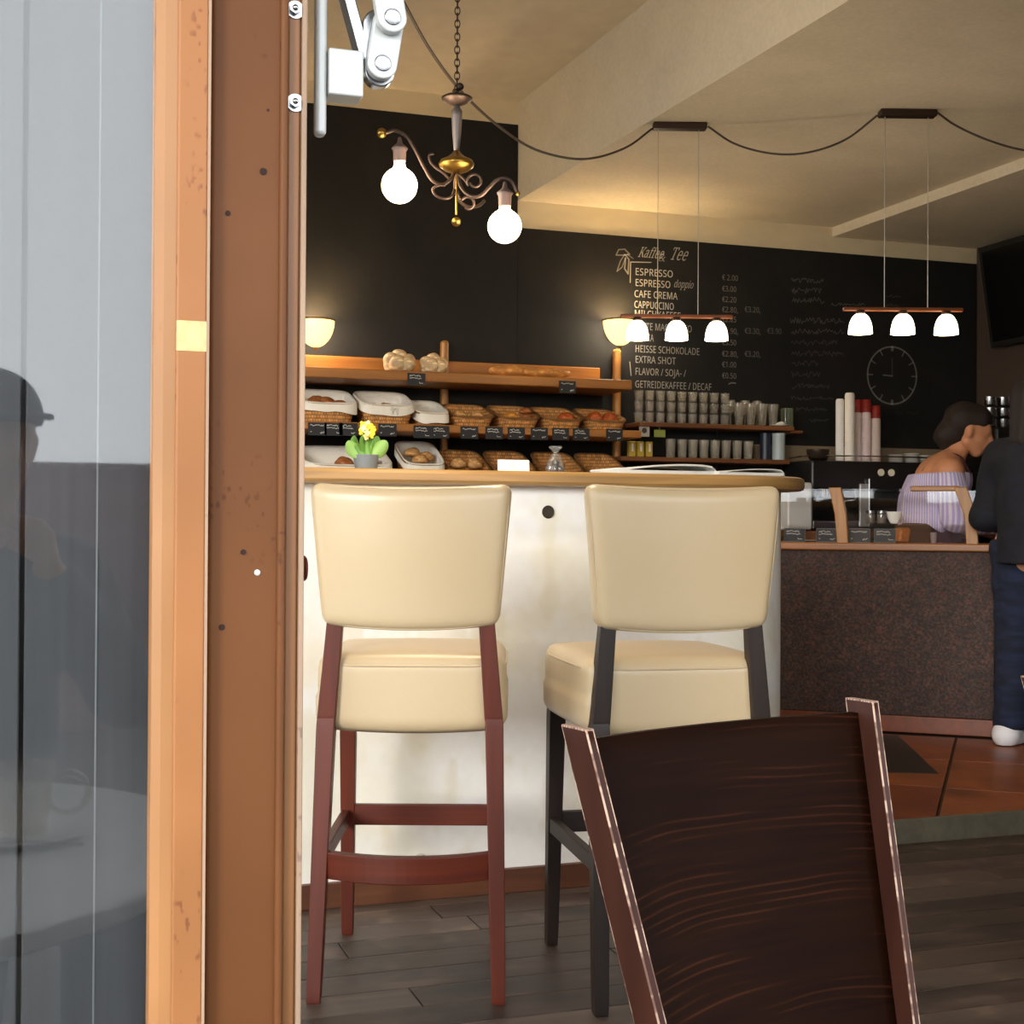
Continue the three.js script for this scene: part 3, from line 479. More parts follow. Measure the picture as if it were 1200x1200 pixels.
// ---------------------------------------------------------------- chandelier
const bulbGlow = (k) => std({ color: '#fff4dc', roughness: 0.4, emissive: new THREE.Color().setRGB(1, 0.80, 0.48), emissiveIntensity: k });
const lamp = (parent, x, y, z, intensity, radius, name) => { const l = new THREE.PointLight(new THREE.Color().setRGB(1, 0.83, 0.60), intensity); l.position.set(x, y, z); l.castShadow = true; l.shadow.radius = radius; l.name = name; parent.add(l); return l; };
{
  const D = 3.5, O = atDepth(535, 190, D), c = thing('chandelier', 'bronze scroll arm chandelier with two bare globe bulbs on a chain', 'chandelier', [O.x, 0, O.z], 0);
  const s = D / F, Y = (py) => O.y + (190 - py) * s, X = (px) => (px - 535) * s;          // metres from the lamp's axis, as seen from the door
  c.rotation.y = camYaw;
  const top = H1 - 0.01;
  // chain of links up to the ceiling
  const link = new THREE.TorusGeometry(0.0105, 0.0022, 6, 14).scale(0.62, 1, 1), y0 = Y(104);
  let k = 0; for (let y = y0; y < top - 0.01; y += 0.0165, k++) mesh('chain_link', link.clone().rotateY(k % 2 ? Math.PI / 2 : 0).translate(0, y, 0), M.darkBrass, c);
  mesh('ceiling_hook', [cyl(0.03, 0.035, 0.02, 0, top, 0), cyl(0.004, 0.004, 0.03, 0, top - 0.02, 0, 8)], M.darkBrass, c);
  mesh('knot', [sph(0.010, 0.008, Y(102), 0.004, 10), sph(0.008, -0.004, Y(107), 0, 10)], M.darkBrass, c);
  mesh('drip_plate', lathe([[0, Y(110)], [0.012, Y(110.5)], [0.030, Y(112)], [0.0395, Y(114.5)], [0.038, Y(117)], [0.024, Y(121)], [0.010, Y(123)], [0, Y(123)]]), M.darkBrass, c);
  mesh('stem', lathe([[0, Y(120)], [0.007, Y(122)], [0.008, Y(126)], [0.014, Y(130)], [0.0135, Y(136)], [0.0115, Y(155)], [0.008, Y(172)], [0.007, Y(178)], [0, Y(178)]]), M.pewter, c);
  mesh('bowl', lathe([[0.006, Y(176)], [0.012, Y(180)], [0.022, Y(184)], [0.040, Y(188)], [0.0455, Y(192)], [0.043, Y(195.5)], [0.030, Y(200)], [0.012, Y(203)], [0, Y(204)]]), M.brass, c);
  const rodY = Y(252); mesh('finial', [cyl(0.0032, 0.0028, Y(200) - rodY, 0, (Y(200) + rodY) / 2, 0, 8), sph(0.0118, 0, Y(260), 0, 16)], M.brass, c);
  const arm = (name, pts, r = 0.0045) => mesh(name, tube(pts.map(([x, y, z = 0]) => V(X(x), Y(y), z)), r, 60, 8), M.darkBrass, c);
  arm('arm', [[533, 200], [529, 210, 0.006], [519, 218, 0.012], [508, 214, 0.016], [498, 199, 0.02], [487, 178, 0.02], [476, 162, 0.02], [463, 156, 0.02], [455, 158, 0.02], [450, 159, 0.02]]);
  arm('arm', [[536, 200], [541, 222, 0.02], [553, 234, 0.035], [564, 234, 0.045], [574, 225, 0.05], [583, 217, 0.055], [594, 216, 0.06], [602, 222, 0.06], [606, 231, 0.06]]);
  arm('arm', [[536, 201], [533, 215, -0.02], [537, 228, -0.06], [548, 232, -0.10], [560, 226, -0.14], [566, 217, -0.17]]);
  const curl = (cx, cy, r, a0, a1, z) => { const p = []; for (let i = 0; i <= 14; i++) { const t = i / 14, a = lerp(a0, a1, t), q = r * (1 - 0.35 * t); p.push([cx + q * Math.cos(a), cy - q * Math.sin(a), z]); } return p; };
  arm('scroll', [[528, 212, 0.006], [520, 205, 0.02], [510, 198, 0.02], [504, 190, 0.02], [504, 184, 0.02], [509, 183, 0.02]], 0.0035);
  arm('scroll', [[538, 206, 0.01], [545, 213, 0.02], ...curl(557, 215, 9, Math.PI * 1.2, -Math.PI * 0.9, 0.025)], 0.0036);
  arm('scroll', [[533, 222], [529, 232, 0.01], [520, 235, 0.02], [511, 231, 0.02], [508, 224, 0.02], [514, 220, 0.02], [522, 219, 0.015]], 0.0034);
  arm('scroll', [[536, 224], [541, 236, 0.02], ...curl(549, 241, 8.5, Math.PI * 0.8, -Math.PI * 0.7, 0.02)], 0.0034);
  { const p = [X(450), Y(159)]; mesh('arm_finial', [sph(0.0125, X(448), Y(159), 0.02, 14)], M.brass, c); mesh('arm_finial', sph(0.006, X(607), Y(233), 0.06, 10), M.brass, c); }
  for (const [x, ys, yb, z, r] of [[469, 163, 220, 0.02, 0.0455], [592, 219, 271, 0.06, 0.0425]]) {
    const S = mesh('socket', [lathe([[0, Y(ys)], [0.004, Y(ys + 1)], [0.007, Y(ys + 8)], [0.017, Y(ys + 12)], [0.021, Y(ys + 14)], [0.0165, Y(ys + 17)], [0.0158, Y(ys + 28)], [0.0145, Y(ys + 30)], [0, Y(ys + 30)]], 20).translate(X(x), 0, z)], std({ color: '#4a3a36', roughness: 0.5 }), c);
    const yc = Y(yb), yn = Y(ys + 29), prof = [[0.0135, yn]]; prof.push([0.0145, lerp(yn, yc, 0.18)], [0.018, yc + r * 0.93]); for (let i = 0; i <= 14; i++) { const a = lerp(0.42, Math.PI, i / 14); prof.push([r * Math.sin(a), yc + r * Math.cos(a)]); }
    tag(mesh('light_bulb', lathe(prof, 32).translate(X(x), 0, z), bulbGlow(5), c), 'glowing clear globe bulb');
    lamp(c, X(x), yc, z, 0.85, 2.2, 'globe_bulb_light');
  }
}
// ---------------------------------------------------------------- bar pendants over the cake counter
{
  const make = (xs, yb, ceilPts, wires, cy, group, label) => {
    const pc = onY((ceilPts[0] + ceilPts[1]) / 2, cy, H2 - 0.012), dep = pc.clone().sub(camera.position).dot(V(0, 0, -1).applyQuaternion(camera.quaternion));
    const p = thing('pendant_lamp', label, 'pendant lamp', [pc.x, 0, pc.z], 0, group), s = dep / F, px0 = (ceilPts[0] + ceilPts[1]) / 2, X = (x) => (x - px0) * s, Y = (y) => pc.y + (cy - y) * s;
    p.rotation.y = camYaw + 0.02;
    mesh('ceiling_plate', rbox((ceilPts[1] - ceilPts[0]) * s, 0.026, 0.05, 0.006, 0, H2 - 0.013, 0), M.darkBrass, p);
    const by = Y(yb);
    const bar = mesh('lamp_bar', [rbox((xs[2] - xs[0]) * s + 0.13, 0.014, 0.022, 0.004, X(xs[1]), by, 0)], std({ color: '#6b3a1c', roughness: 0.4, metalness: 0.4 }), p);
    for (const w of wires) mesh('suspension_wire', rod(V(X(w), by, 0), V(X(w), H2 - 0.02, 0), 0.0016, 6), M.wire, p);
    xs.forEach((x) => {
      mesh('shade_holder', lathe([[0, by - 0.004], [0.016, by - 0.006], [0.018, by - 0.016], [0.012, by - 0.020], [0, by - 0.020]], 18).translate(X(x), 0, 0), M.darkBrass, p);
      const t = by - 0.016, h = 0.079, prof = [[0, t]]; for (let i = 1; i <= 10; i++) { const a = i / 10 * Math.PI / 2; prof.push([0.0455 * Math.pow(Math.sin(a), 0.75), t - h * (1 - Math.cos(a)) * 0.98]); }
      const sh = tag(mesh('lamp_shade', [lathe(prof, 28).translate(X(x), 0, 0), new THREE.CircleGeometry(0.044, 24).rotateX(Math.PI / 2).translate(X(x), t - h * 0.97, 0)], std({ color: '#fff6e4', roughness: 0.35, emissive: new THREE.Color().setRGB(1, 0.86, 0.60), emissiveIntensity: 3.2 }), p), 'glowing opal glass dome shade');
      lamp(p, X(x), t - h * 0.6, 0, 0.075, 1.5, 'pendant_light');
    });
  };
  const g = 'bar pendants with three opal domes';
  make([748, 794, 841], 371, [765, 828], [771.5, 819], 148, g, 'pendant bar of three glowing opal domes beside the chalk coffee menu');
  make([1009, 1059, 1110], 363, [1030, 1097], [1037, 1088], 133, g, 'pendant bar of three glowing opal domes above the chalk clock');
  // swagged lamp cables along the ceiling
  const A = onY(764, 151, H2 - 0.015), B = onY(829.5, 148, H2 - 0.015), C = onY(1028.5, 135, H2 - 0.015), D = onY(1098.5, 132, H2 - 0.015);
  const cable = (pts, label) => tag(mesh('lamp_cable', tube(pts, 0.0042, 80, 7), M.cable), label, 'cable', 'dark lamp cables swagged under the ceiling');
  const dz = (p, n, x, y) => atDepth(x, y, n);
  cable([atDepth(452, -40, 3.55), atDepth(472, 0, 3.62), atDepth(505, 60, 3.75), atDepth(545, 112, 3.9), atDepth(605, 163, 4.2), atDepth(645, 181, 4.5), atDepth(690, 186, 4.85), atDepth(735, 172, 5.2), A], 'dark lamp cable swagged from the chandelier chain to the pendant lamp');
  cable([B, atDepth(860, 168, 5.45), atDepth(905, 180, 5.42), atDepth(945, 179, 5.38), atDepth(990, 164, 5.35), C], 'dark lamp cable sagging between the two pendant lamps');
  cable([D, atDepth(1120, 147, 5.28), atDepth(1160, 165, 5.25), atDepth(1200, 176, 5.22), atDepth(1260, 180, 5.2)], 'dark lamp cable sagging from the pendant lamp towards the side wall');
}
// ---------------------------------------------------------------- half bowl wall lights
{
  const make = (px, label) => {
    const p = onZ(px, 388, WB), w = thing('wall_light', label, 'wall light', [p.x, 0, WB + 0.006], 0, 'half bowl wall lights');
    const y = onZ(px, 376, WB + 0.08).y, r = 0.086, prof = []; for (let i = 0; i <= 12; i++) { const a = i / 12 * Math.PI / 2; prof.push([r * Math.cos(a), y - 0.125 * Math.sin(a)]); }
    mesh('wall_plate', cyl(0.035, 0.035, 0.02, 0, 0, 0, 24).rotateX(Math.PI / 2).translate(0, y - 0.05, 0.01), M.brass, w);
    mesh('bracket', rod(V(0, y - 0.05, 0.01), V(0, y - 0.05, 0.05), 0.007), M.brass, w);
    tag(mesh('lamp_bowl', lathe(prof, 36).translate(0, 0, 0.10), std({ color: '#f6e3b0', roughness: 0.3, emissive: new THREE.Color().setRGB(1, 0.74, 0.30), emissiveIntensity: 1.15, side: THREE.DoubleSide }), w), 'glowing amber glass bowl');
    mesh('bowl_rim', new THREE.TorusGeometry(r, 0.004, 8, 40).rotateX(Math.PI / 2).translate(0, y, 0.10), M.brass, w);
    mesh('cap', [sph(0.010, 0, y - 0.128, 0.10, 12)], M.brass, w);
    lamp(w, 0, y - 0.045, 0.10, 0.48, 2, 'wall_bowl_light');
  };
  make(717, 'amber half bowl wall light beside the chalk menu'); make(365, 'amber half bowl wall light above the lined bread baskets');
}
// ---------------------------------------------------------------- bakery shelves
const SZ = -6.04;                                                     // front of the shelves
{
  const s = thing('bread_shelf', 'stepped golden timber bread shelves on the blackboard wall', 'shelf unit');
  const x0 = 0.75, xe = onZ(741, 447, SZ).x, x2 = onZ(748, 505, SZ).x;
  const board = (name, a, b, y0, y1, z0, z1) => mesh(name, boxUV(rbox(b - a, y1 - y0, Math.abs(z1 - z0), 0.006, (a + b) / 2, (y0 + y1) / 2, (z0 + z1) / 2), 'x', [rnd(), rnd()]), M.shelfWood, s);
  const H = (px, py, z = SZ) => onZ(px, py, z).y;
  const yA = H(555, 449.5), yB = H(600, 510);
  board('top_shelf', x0, xe, yA, yA + 0.046, SZ, WB + 0.01);
  board('back_rail', x0, xe - 0.03, yA + 0.046, H(555, 424.5, WB + 0.03), WB + 0.035, WB + 0.012);
  board('middle_shelf', x0, x2, yB, yB + 0.036, SZ + 0.04, WB + 0.01);
  board('lower_shelf', x0, x2, 1.165, 1.20, SZ + 0.04, WB + 0.01);
  for (const [px, top] of [[523, 398], [726, 408]]) { const p = onZ(px, 430, WB + 0.08), yt = H(px, top, WB + 0.08); mesh('post', boxUV(rbox(0.036, yt - 0.9, 0.05, 0.016, p.x, (yt + 0.9) / 2, WB + 0.045, 3), 'y'), M.beech, s); }
  s.userData.yA = yA; s.userData.yB = yB;

  // baskets: rounded box outline, rim sloping to the front
  const ringPt = (a, w, d, e = 4.5) => { const c = Math.cos(a), q = Math.sin(a), k = 1 / Math.pow(Math.abs(c) ** e + Math.abs(q) ** e, 1 / e); return [c * k * w / 2, q * k * d / 2]; };
  function basketGeo(w, d, hf, hb, thick, inset, yBase = 0) {
    const N = 44, rows = [], rim = (z) => lerp(hb, hf, (z + d / 2) / d);
    rows.push((a) => { const [x, z] = ringPt(a, w * 0.84, d * 0.84); return [x, yBase, z]; });
    rows.push((a) => { const [x, z] = ringPt(a, w * 0.93, d * 0.93); return [x, rim(z) * 0.55, z]; });
    rows.push((a) => { const [x, z] = ringPt(a, w, d); return [x, rim(z), z]; });
    rows.push((a) => { const [x, z] = ringPt(a, w - thick, d - thick); return [x, rim(z) + 0.003, z]; });
    rows.push((a) => { const [x, z] = ringPt(a, (w - thick) * 0.90, (d - thick) * 0.90); return [x, rim(z) * 0.5 + inset * 0.5, z]; });
    rows.push((a) => { const [x, z] = ringPt(a, (w - thick) * 0.82, (d - thick) * 0.82); return [x, inset, z]; });
    rows.push(() => [0, inset, 0]);
    const pos = [], uv = [], idx = [];
    rows.forEach((f, j) => { for (let i = 0; i <= N; i++) { const p = f(i / N * 2 * Math.PI); pos.push(...p); uv.push(i / N * (w + d) * 2, p[1] + (j > 2 ? 0.5 : 0)); } });
    for (let j = 0; j < rows.length - 1; j++) for (let i = 0; i < N; i++) { const a = j * (N + 1) + i, b = a + N + 1; idx.push(a, b, a + 1, a + 1, b, b + 1); }
    const g = new THREE.BufferGeometry(); g.setAttribute('position', new THREE.Float32BufferAttribute(pos, 3)); g.setAttribute('uv', new THREE.Float32BufferAttribute(uv, 2)); g.setIndex(idx); g.computeVertexNormals(); return g;
  }
  function rimTube(w, d, hf, hb, r) { const p = []; for (let i = 0; i < 40; i++) { const [x, z] = ringPt(i / 40 * 2 * Math.PI, w, d); p.push(V(x, lerp(hb, hf, (z + d / 2) / d) + 0.002, z)); } return tube(p, r, 90, 6, true); }
  function basket(pxl, pxr, yb, w, d, hf, hb, lined, label, group, z = SZ) {
    const p = onZ((pxl + pxr) / 2, 500, z), b = thing('bread_basket', label, 'basket', [p.x, yb, z - d / 2 - 0.01], 0, group);
    mesh('basket_wall', basketGeo(w, d, hf, hb, 0.012, 0.02), M.wicker, b);
    mesh('basket_rim', rimTube(w, d, hf, hb, 0.006), M.wicker, b);
    if (lined) {
      const g = basketGeo(w - 0.012, d - 0.012, hf + 0.004, hb + 0.004, 0.006, 0.028, 0.03);
      const N = 60, pos = [], uv = [], idx = [], rim = (z) => lerp(hb, hf, (z + d / 2) / d);        // inner cloth and the fold hanging over the rim
      const rows = [[0.0, -0.035, 1.06], [0.0, 0.004, 1.045], [0.0, 0.013, 1.0], [0.0, 0.004, 0.92], [0.5, 0, 0.80], [1, 0, 0.68], [1, 0, 0.001]];
      rows.forEach(([t, dy, k], j) => { for (let i = 0; i <= N; i++) { const a = i / N * 2 * Math.PI, [x, zz] = ringPt(a, w * k, d * k), wav = j === 0 ? 0.014 * (fbm(i / N, 0.3, 9, 1, 5 + Math.round(pxl), 2) - 0.5) * 2 : 0; pos.push(x * (1 + wav * 0.6), lerp(rim(zz) + dy, 0.03, t) + wav, zz); uv.push(i / N * 3, t + j * 0.1); } });
      for (let j = 0; j < rows.length - 1; j++) for (let i = 0; i < N; i++) { const a = j * (N + 1) + i, q = a + N + 1; idx.push(a, q, a + 1, a + 1, q, q + 1); }
      const L = new THREE.BufferGeometry(); L.setAttribute('position', new THREE.Float32BufferAttribute(pos, 3)); L.setAttribute('uv', new THREE.Float32BufferAttribute(uv, 2)); L.setIndex(idx); L.computeVertexNormals();
      tag(mesh('liner', L, M.linen, b), 'off-white cloth liner folded over the rim');
    }
    return b;
  }
  const yM = yB + 0.037, gw = 'open wicker bread baskets', gl = 'cloth lined bread baskets';
  const BK = {};
  BK.a = basket(352, 424, yM, 0.252, 0.255, 0.075, 0.155, true, 'cloth lined wicker basket of round rolls next to the brown post', gl);
  BK.b = basket(424, 491, yM, 0.246, 0.255, 0.075, 0.155, true, 'cloth lined wicker basket with a tied bow behind the flower pot', gl);
  BK.c = basket(488, 532, yM, 0.155, 0.255, 0.045, 0.12, true, 'slim cloth lined basket beside the upright post', gl);
  const bow = []; for (const k of [-1, 1]) bow.push(tube([[0, 0, 0], [k * 0.008, -0.006, 0.003], [k * 0.012, -0.026, 0.002]], 0.0035, 10, 6), tube([[0, 0, 0], [k * 0.010, 0.006, 0.002], [k * 0.018, -0.006, 0.002]], 0.003, 10, 6));
  { const p = onZ(463, 479, SZ + 0.01); tag(mesh('bow', bow.map((g) => g.translate(p.x - BK.b.position.x, p.y - BK.b.position.y, 0.136)), M.linen, BK.b), 'little cloth bow'); }
  const w4 = [[531, 585, 'two pale rolls'], [586, 638, 'a round golden roll and a plaited roll'], [637, 690, 'a seeded reddish roll'], [689, 741, 'orange brown rolls']];
  w4.forEach(([a, b, t], i) => { BK['d' + i] = basket(a, b, yM, 0.204, 0.255, 0.04, 0.115, false, `wicker basket holding ${t} on the middle shelf`, gw); });
  const yL = 1.201, w5 = [[527, 581, true], [582, 634, false], [638, 692, false], [690, 744, false]];
  BK.e0 = basket(352, 470, yL, 0.40, 0.255, 0.06, 0.155, true, 'wide cloth lined basket behind the flower pot, half hidden by the bar top', gl);
  BK.e1 = basket(474, 528, yL, 0.19, 0.255, 0.07, 0.185, true, 'cloth lined basket with round rolls on the lower shelf', gl);
  w5.forEach(([a, b, t], i) => { BK['f' + i] = basket(a, b, yL, 0.204, 0.255, 0.045, 0.155, false, `wicker basket on the lower shelf ${['with pale rolls above the bar top', 'behind the white printed card', 'behind the cellophane bag', 'behind the thick magazine'][i]}`, gw); });

  // breads
  const crust = (hex, r = 0.6) => std({ color: hex, map: T.crust, bumpMap: T.crust, bumpScale: 0.002, roughness: r });
  const C = { pale: crust('#e0b27a'), gold: crust('#eaa94a', 0.45), brown: crust('#b5733f'), red: crust('#cf6a30'), flour: crust('#fbe6c6'), baguette: crust('#eba85c', 0.5) };
  function bun(r, h, mat, label, pos, turn, group, cuts = 0) {
    const g = new THREE.SphereGeometry(1, 28, 20); const ph = rnd() * 6;
    warp(g, (v) => { const n = 1 + 0.05 * Math.sin(3 * v.x + ph) * Math.cos(4 * v.z + ph) + 0.03 * Math.sin(9 * v.z + 5 * v.y); const a = Math.atan2(v.z, v.x), groove = cuts ? 1 - 0.12 * Math.pow(Math.abs(Math.cos(a * cuts / 2)), 10) * sstep(-0.1, 0.5, v.y) : 1; v.set(v.x * r * n * groove, (v.y > 0 ? v.y * h : v.y * h * 0.45) * n * groove, v.z * r * n * groove); });
    const u = g.attributes.uv; for (let i = 0; i < u.count; i++) u.setXY(i, u.getX(i) * 1.5, u.getY(i));
    const b = mesh('bread_roll', g, mat); b.position.set(...pos); b.rotation.y = turn; return tag(b, label, 'bread', group);
  }
  const put = (B, dx, dy, dz) => [B.position.x + dx, B.position.y + 0.021 + dy, B.position.z + dz];
  const gr = 'bread rolls in the baskets';
  for (const [dx, dz, dy] of [[-0.055, 0.045, 0.05], [0.0, 0.02, 0.065], [0.055, 0.045, 0.05], [-0.03, -0.05, 0.075]]) bun(0.043, 0.036, C.brown, 'brown round roll in the cloth lined basket next to the post', put(BK.a, dx, dy, dz), rnd() * 6, gr);
  for (const [dx, dz, dy] of [[-0.06, 0.02, 0.05], [0.0, 0.05, 0.05]]) bun(0.038, 0.03, C.pale, 'tan roll in the basket with the bow', put(BK.b, dx, dy, dz), rnd() * 6, gr);
  for (const [dx, dz] of [[-0.055, 0.06], [0.03, 0.055]]) bun(0.034, 0.028, C.pale, 'pale roll in the wicker basket beside the upright post', put(BK.d0, dx, 0.026, dz), rnd() * 6, gr, 4);
  bun(0.036, 0.03, C.gold, 'smooth golden roll in a wicker basket', put(BK.d1, -0.03, 0.026, 0.06), 1, gr);
  for (const [dx, dz, dy] of [[0.05, 0.05, 0.026], [0.048, 0.045, 0.058]]) bun(0.032, 0.022, C.brown, 'plaited brown roll stacked beside the golden roll', put(BK.d1, dx, dy, dz), rnd() * 6, gr, 6);
  bun(0.045, 0.036, C.red, 'seeded reddish roll in a wicker basket', put(BK.d2, 0.034, 0.028, 0.045), 2, gr, 5);
  bun(0.032, 0.02, C.pale, 'small pale pastry beside the seeded reddish roll', put(BK.d2, -0.042, 0.018, 0.06), 2, gr, 5);
  for (const [dx, dz] of [[-0.040, 0.045], [0.042, 0.03]]) bun(0.040, 0.042, C.red, 'orange brown roll in the basket at the end of the shelf', put(BK.d3, dx, 0.03, dz), rnd() * 6, gr, 5);
  for (const [dx, dz, dy] of [[-0.01, 0.05, 0.075], [-0.03, -0.01, 0.11], [0.03, 0.0, 0.09]]) bun(0.038, 0.032, C.pale, 'floury round roll in the lined basket on the lower shelf', put(BK.e1, dx, dy, dz), rnd() * 6, gr);
  for (const [dx, dz] of [[-0.035, 0.03], [0.042, 0.03]]) bun(0.038, 0.036, C.pale, 'pale roll in a lower basket just above the bar top', put(BK.f0, dx, 0.06, dz), rnd() * 6, gr, 5);
  for (const [dx, dz] of [[0.11, 0.03], [0.0, 0.0]]) bun(0.045, 0.042, C.brown, 'brown roll under the cloth behind the flower pot', put(BK.e0, dx, 0.05, dz), rnd() * 6, gr);
  // plaited floury loaves and the baguettes on the top shelf
  const yT = yA + 0.047;
  const loaf = (px, w, h, label, k0) => {
    const p = onZ(px, 430, SZ - 0.09), L = thing('plaited_loaf', label, 'bread', [p.x, yT, p.z], 0.1, 'plaited loaves on the top shelf');
    const lob = [[-0.34, 0.52, 0.10, 0.36], [0.0, 0.70, 0.05, 0.36], [0.34, 0.50, 0.10, 0.37], [-0.16, 0.36, 0.30, 0.40], [0.20, 0.34, 0.30, 0.40], [0, 0.36, -0.15, 0.46], [-0.30, 0.30, 0.0, 0.34], [0.32, 0.28, 0.0, 0.34]];
    lob.forEach(([x, y, z, r], i) => { const g = new THREE.SphereGeometry(r, 22, 16); warp(g, (v) => { v.multiplyScalar(1 + 0.05 * Math.sin(8 * v.x + i + k0) * Math.cos(7 * v.y)); v.x *= 0.95; v.set((v.x + x) * w / 1.36, Math.max(0.002, (v.y + y) * h / 1.05), (v.z + z) * w / 1.36); }); mesh('strand', g, C.flour, L); });
  };
  loaf(467, 0.155, 0.105, 'larger floury plaited loaf on the top shelf', 0); loaf(507, 0.135, 0.095, 'smaller floury plaited loaf against the upright post', 2);
  const bag = (px0, px1, dz, r, label) => {
    const a = onZ(px0, 440, SZ - 0.05 - dz), b = onZ(px1, 440, SZ - 0.05 - dz), L = b.x - a.x, g = new THREE.SphereGeometry(1, 40, 18).rotateZ(Math.PI / 2);
    warp(g, (v) => { const t = v.x, q = Math.pow(Math.max(0, 1 - t * t), -0.22), cut = 1 - 0.10 * Math.pow(Math.abs(Math.sin(t * 9 + v.z * 1.2)), 8) * sstep(0, 0.6, v.y); v.set(t * L / 2, v.y * r * Math.min(q, 1.8) * cut * 0.85, v.z * r * Math.min(q, 1.8) * cut); });
    const m = mesh('baguette', g, C.baguette); m.position.set((a.x + b.x) / 2, yT + r * 0.85, a.z); return tag(m, label, 'bread', 'baguettes on the top shelf');
  };
  bag(573, 632, 0.03, 0.031, 'golden slashed baguette lying foremost on the top shelf'); bag(612, 668, 0.0, 0.026, 'slimmer golden baguette with its tip at the price card'); bag(590, 664, 0.08, 0.03, 'golden baguette lying behind two others on the top shelf');

  // price cards clipped to the shelf fronts: black card, white marks too small to read
  const cards = []; for (let v = 0; v < 3; v++) {
    const cv = document.createElement('canvas'); cv.width = 128; cv.height = 88; const c = cv.getContext('2d'); c.fillStyle = '#17161a'; c.fillRect(0, 0, 128, 88); c.strokeStyle = '#d8d4ca'; c.lineWidth = 3.4;
    const scr = (x0, x1, y, h) => { c.beginPath(); for (let x = x0; x <= x1; x += 5) { const yy = y + (hash(x, y, v) - 0.5) * h; x === x0 ? c.moveTo(x, yy) : c.lineTo(x, yy); } c.stroke(); };
    scr(14, 112 - v * 14, 18, 14); if (v) scr(14, 100, 36, 12); scr(84, 118, 70, 14); if (v !== 1) scr(14, 28, 68, 14);
    const t = new THREE.CanvasTexture(cv); t.colorSpace = THREE.SRGBColorSpace; t.needsUpdate = true; cards.push(std({ map: t, roughness: 0.6 }));
  }
  globalThis.cardMats = cards;
  const card = (px, py, z, label, group, i, w = 0.083, h = 0.056) => { const p = onZ(px, py, z), o = thing('price_card', label, 'price card', [p.x, p.y, p.z], 0, group); mesh('card', box(w, h, 0.003, 0, 0, 0), M.blackPlastic, o); mesh('lettering', new THREE.PlaneGeometry(w - 0.002, h - 0.002).translate(0, 0, 0.0019), cards[i % 3], o); return o; };
  const gc = 'small black price cards on the bread shelves', zc = SZ + 0.046;
  [[372, 'nearest the brown post'], [391, 'under the basket of round rolls'], [408, 'hidden partly by the potted flowers'], [454, 'under the basket with the bow'], [495, 'under the slim lined basket'], [516, 'beside the upright shelf post'], [550, 'under the pale rolls'], [579, 'between the pale rolls and the golden roll'], [605, 'under the golden roll'], [632, 'under the plaited roll'], [657, 'just above the cellophane bag'], [681, 'under the seeded reddish roll'], [720, 'at the end of the shelf']]
    .forEach(([x, t], i) => card(x, (i < 4 ? 503 : 504.5) + (x - 400) * 0.016, zc, `small black price card on the middle shelf ${t}`, gc, i));
  card(488, 444.5, SZ + 0.006, 'black price card on the top shelf under the floury loaves', gc, 1); card(665, 453.5, SZ + 0.006, 'black price card on the top shelf beside the baguettes', gc, 0);
}

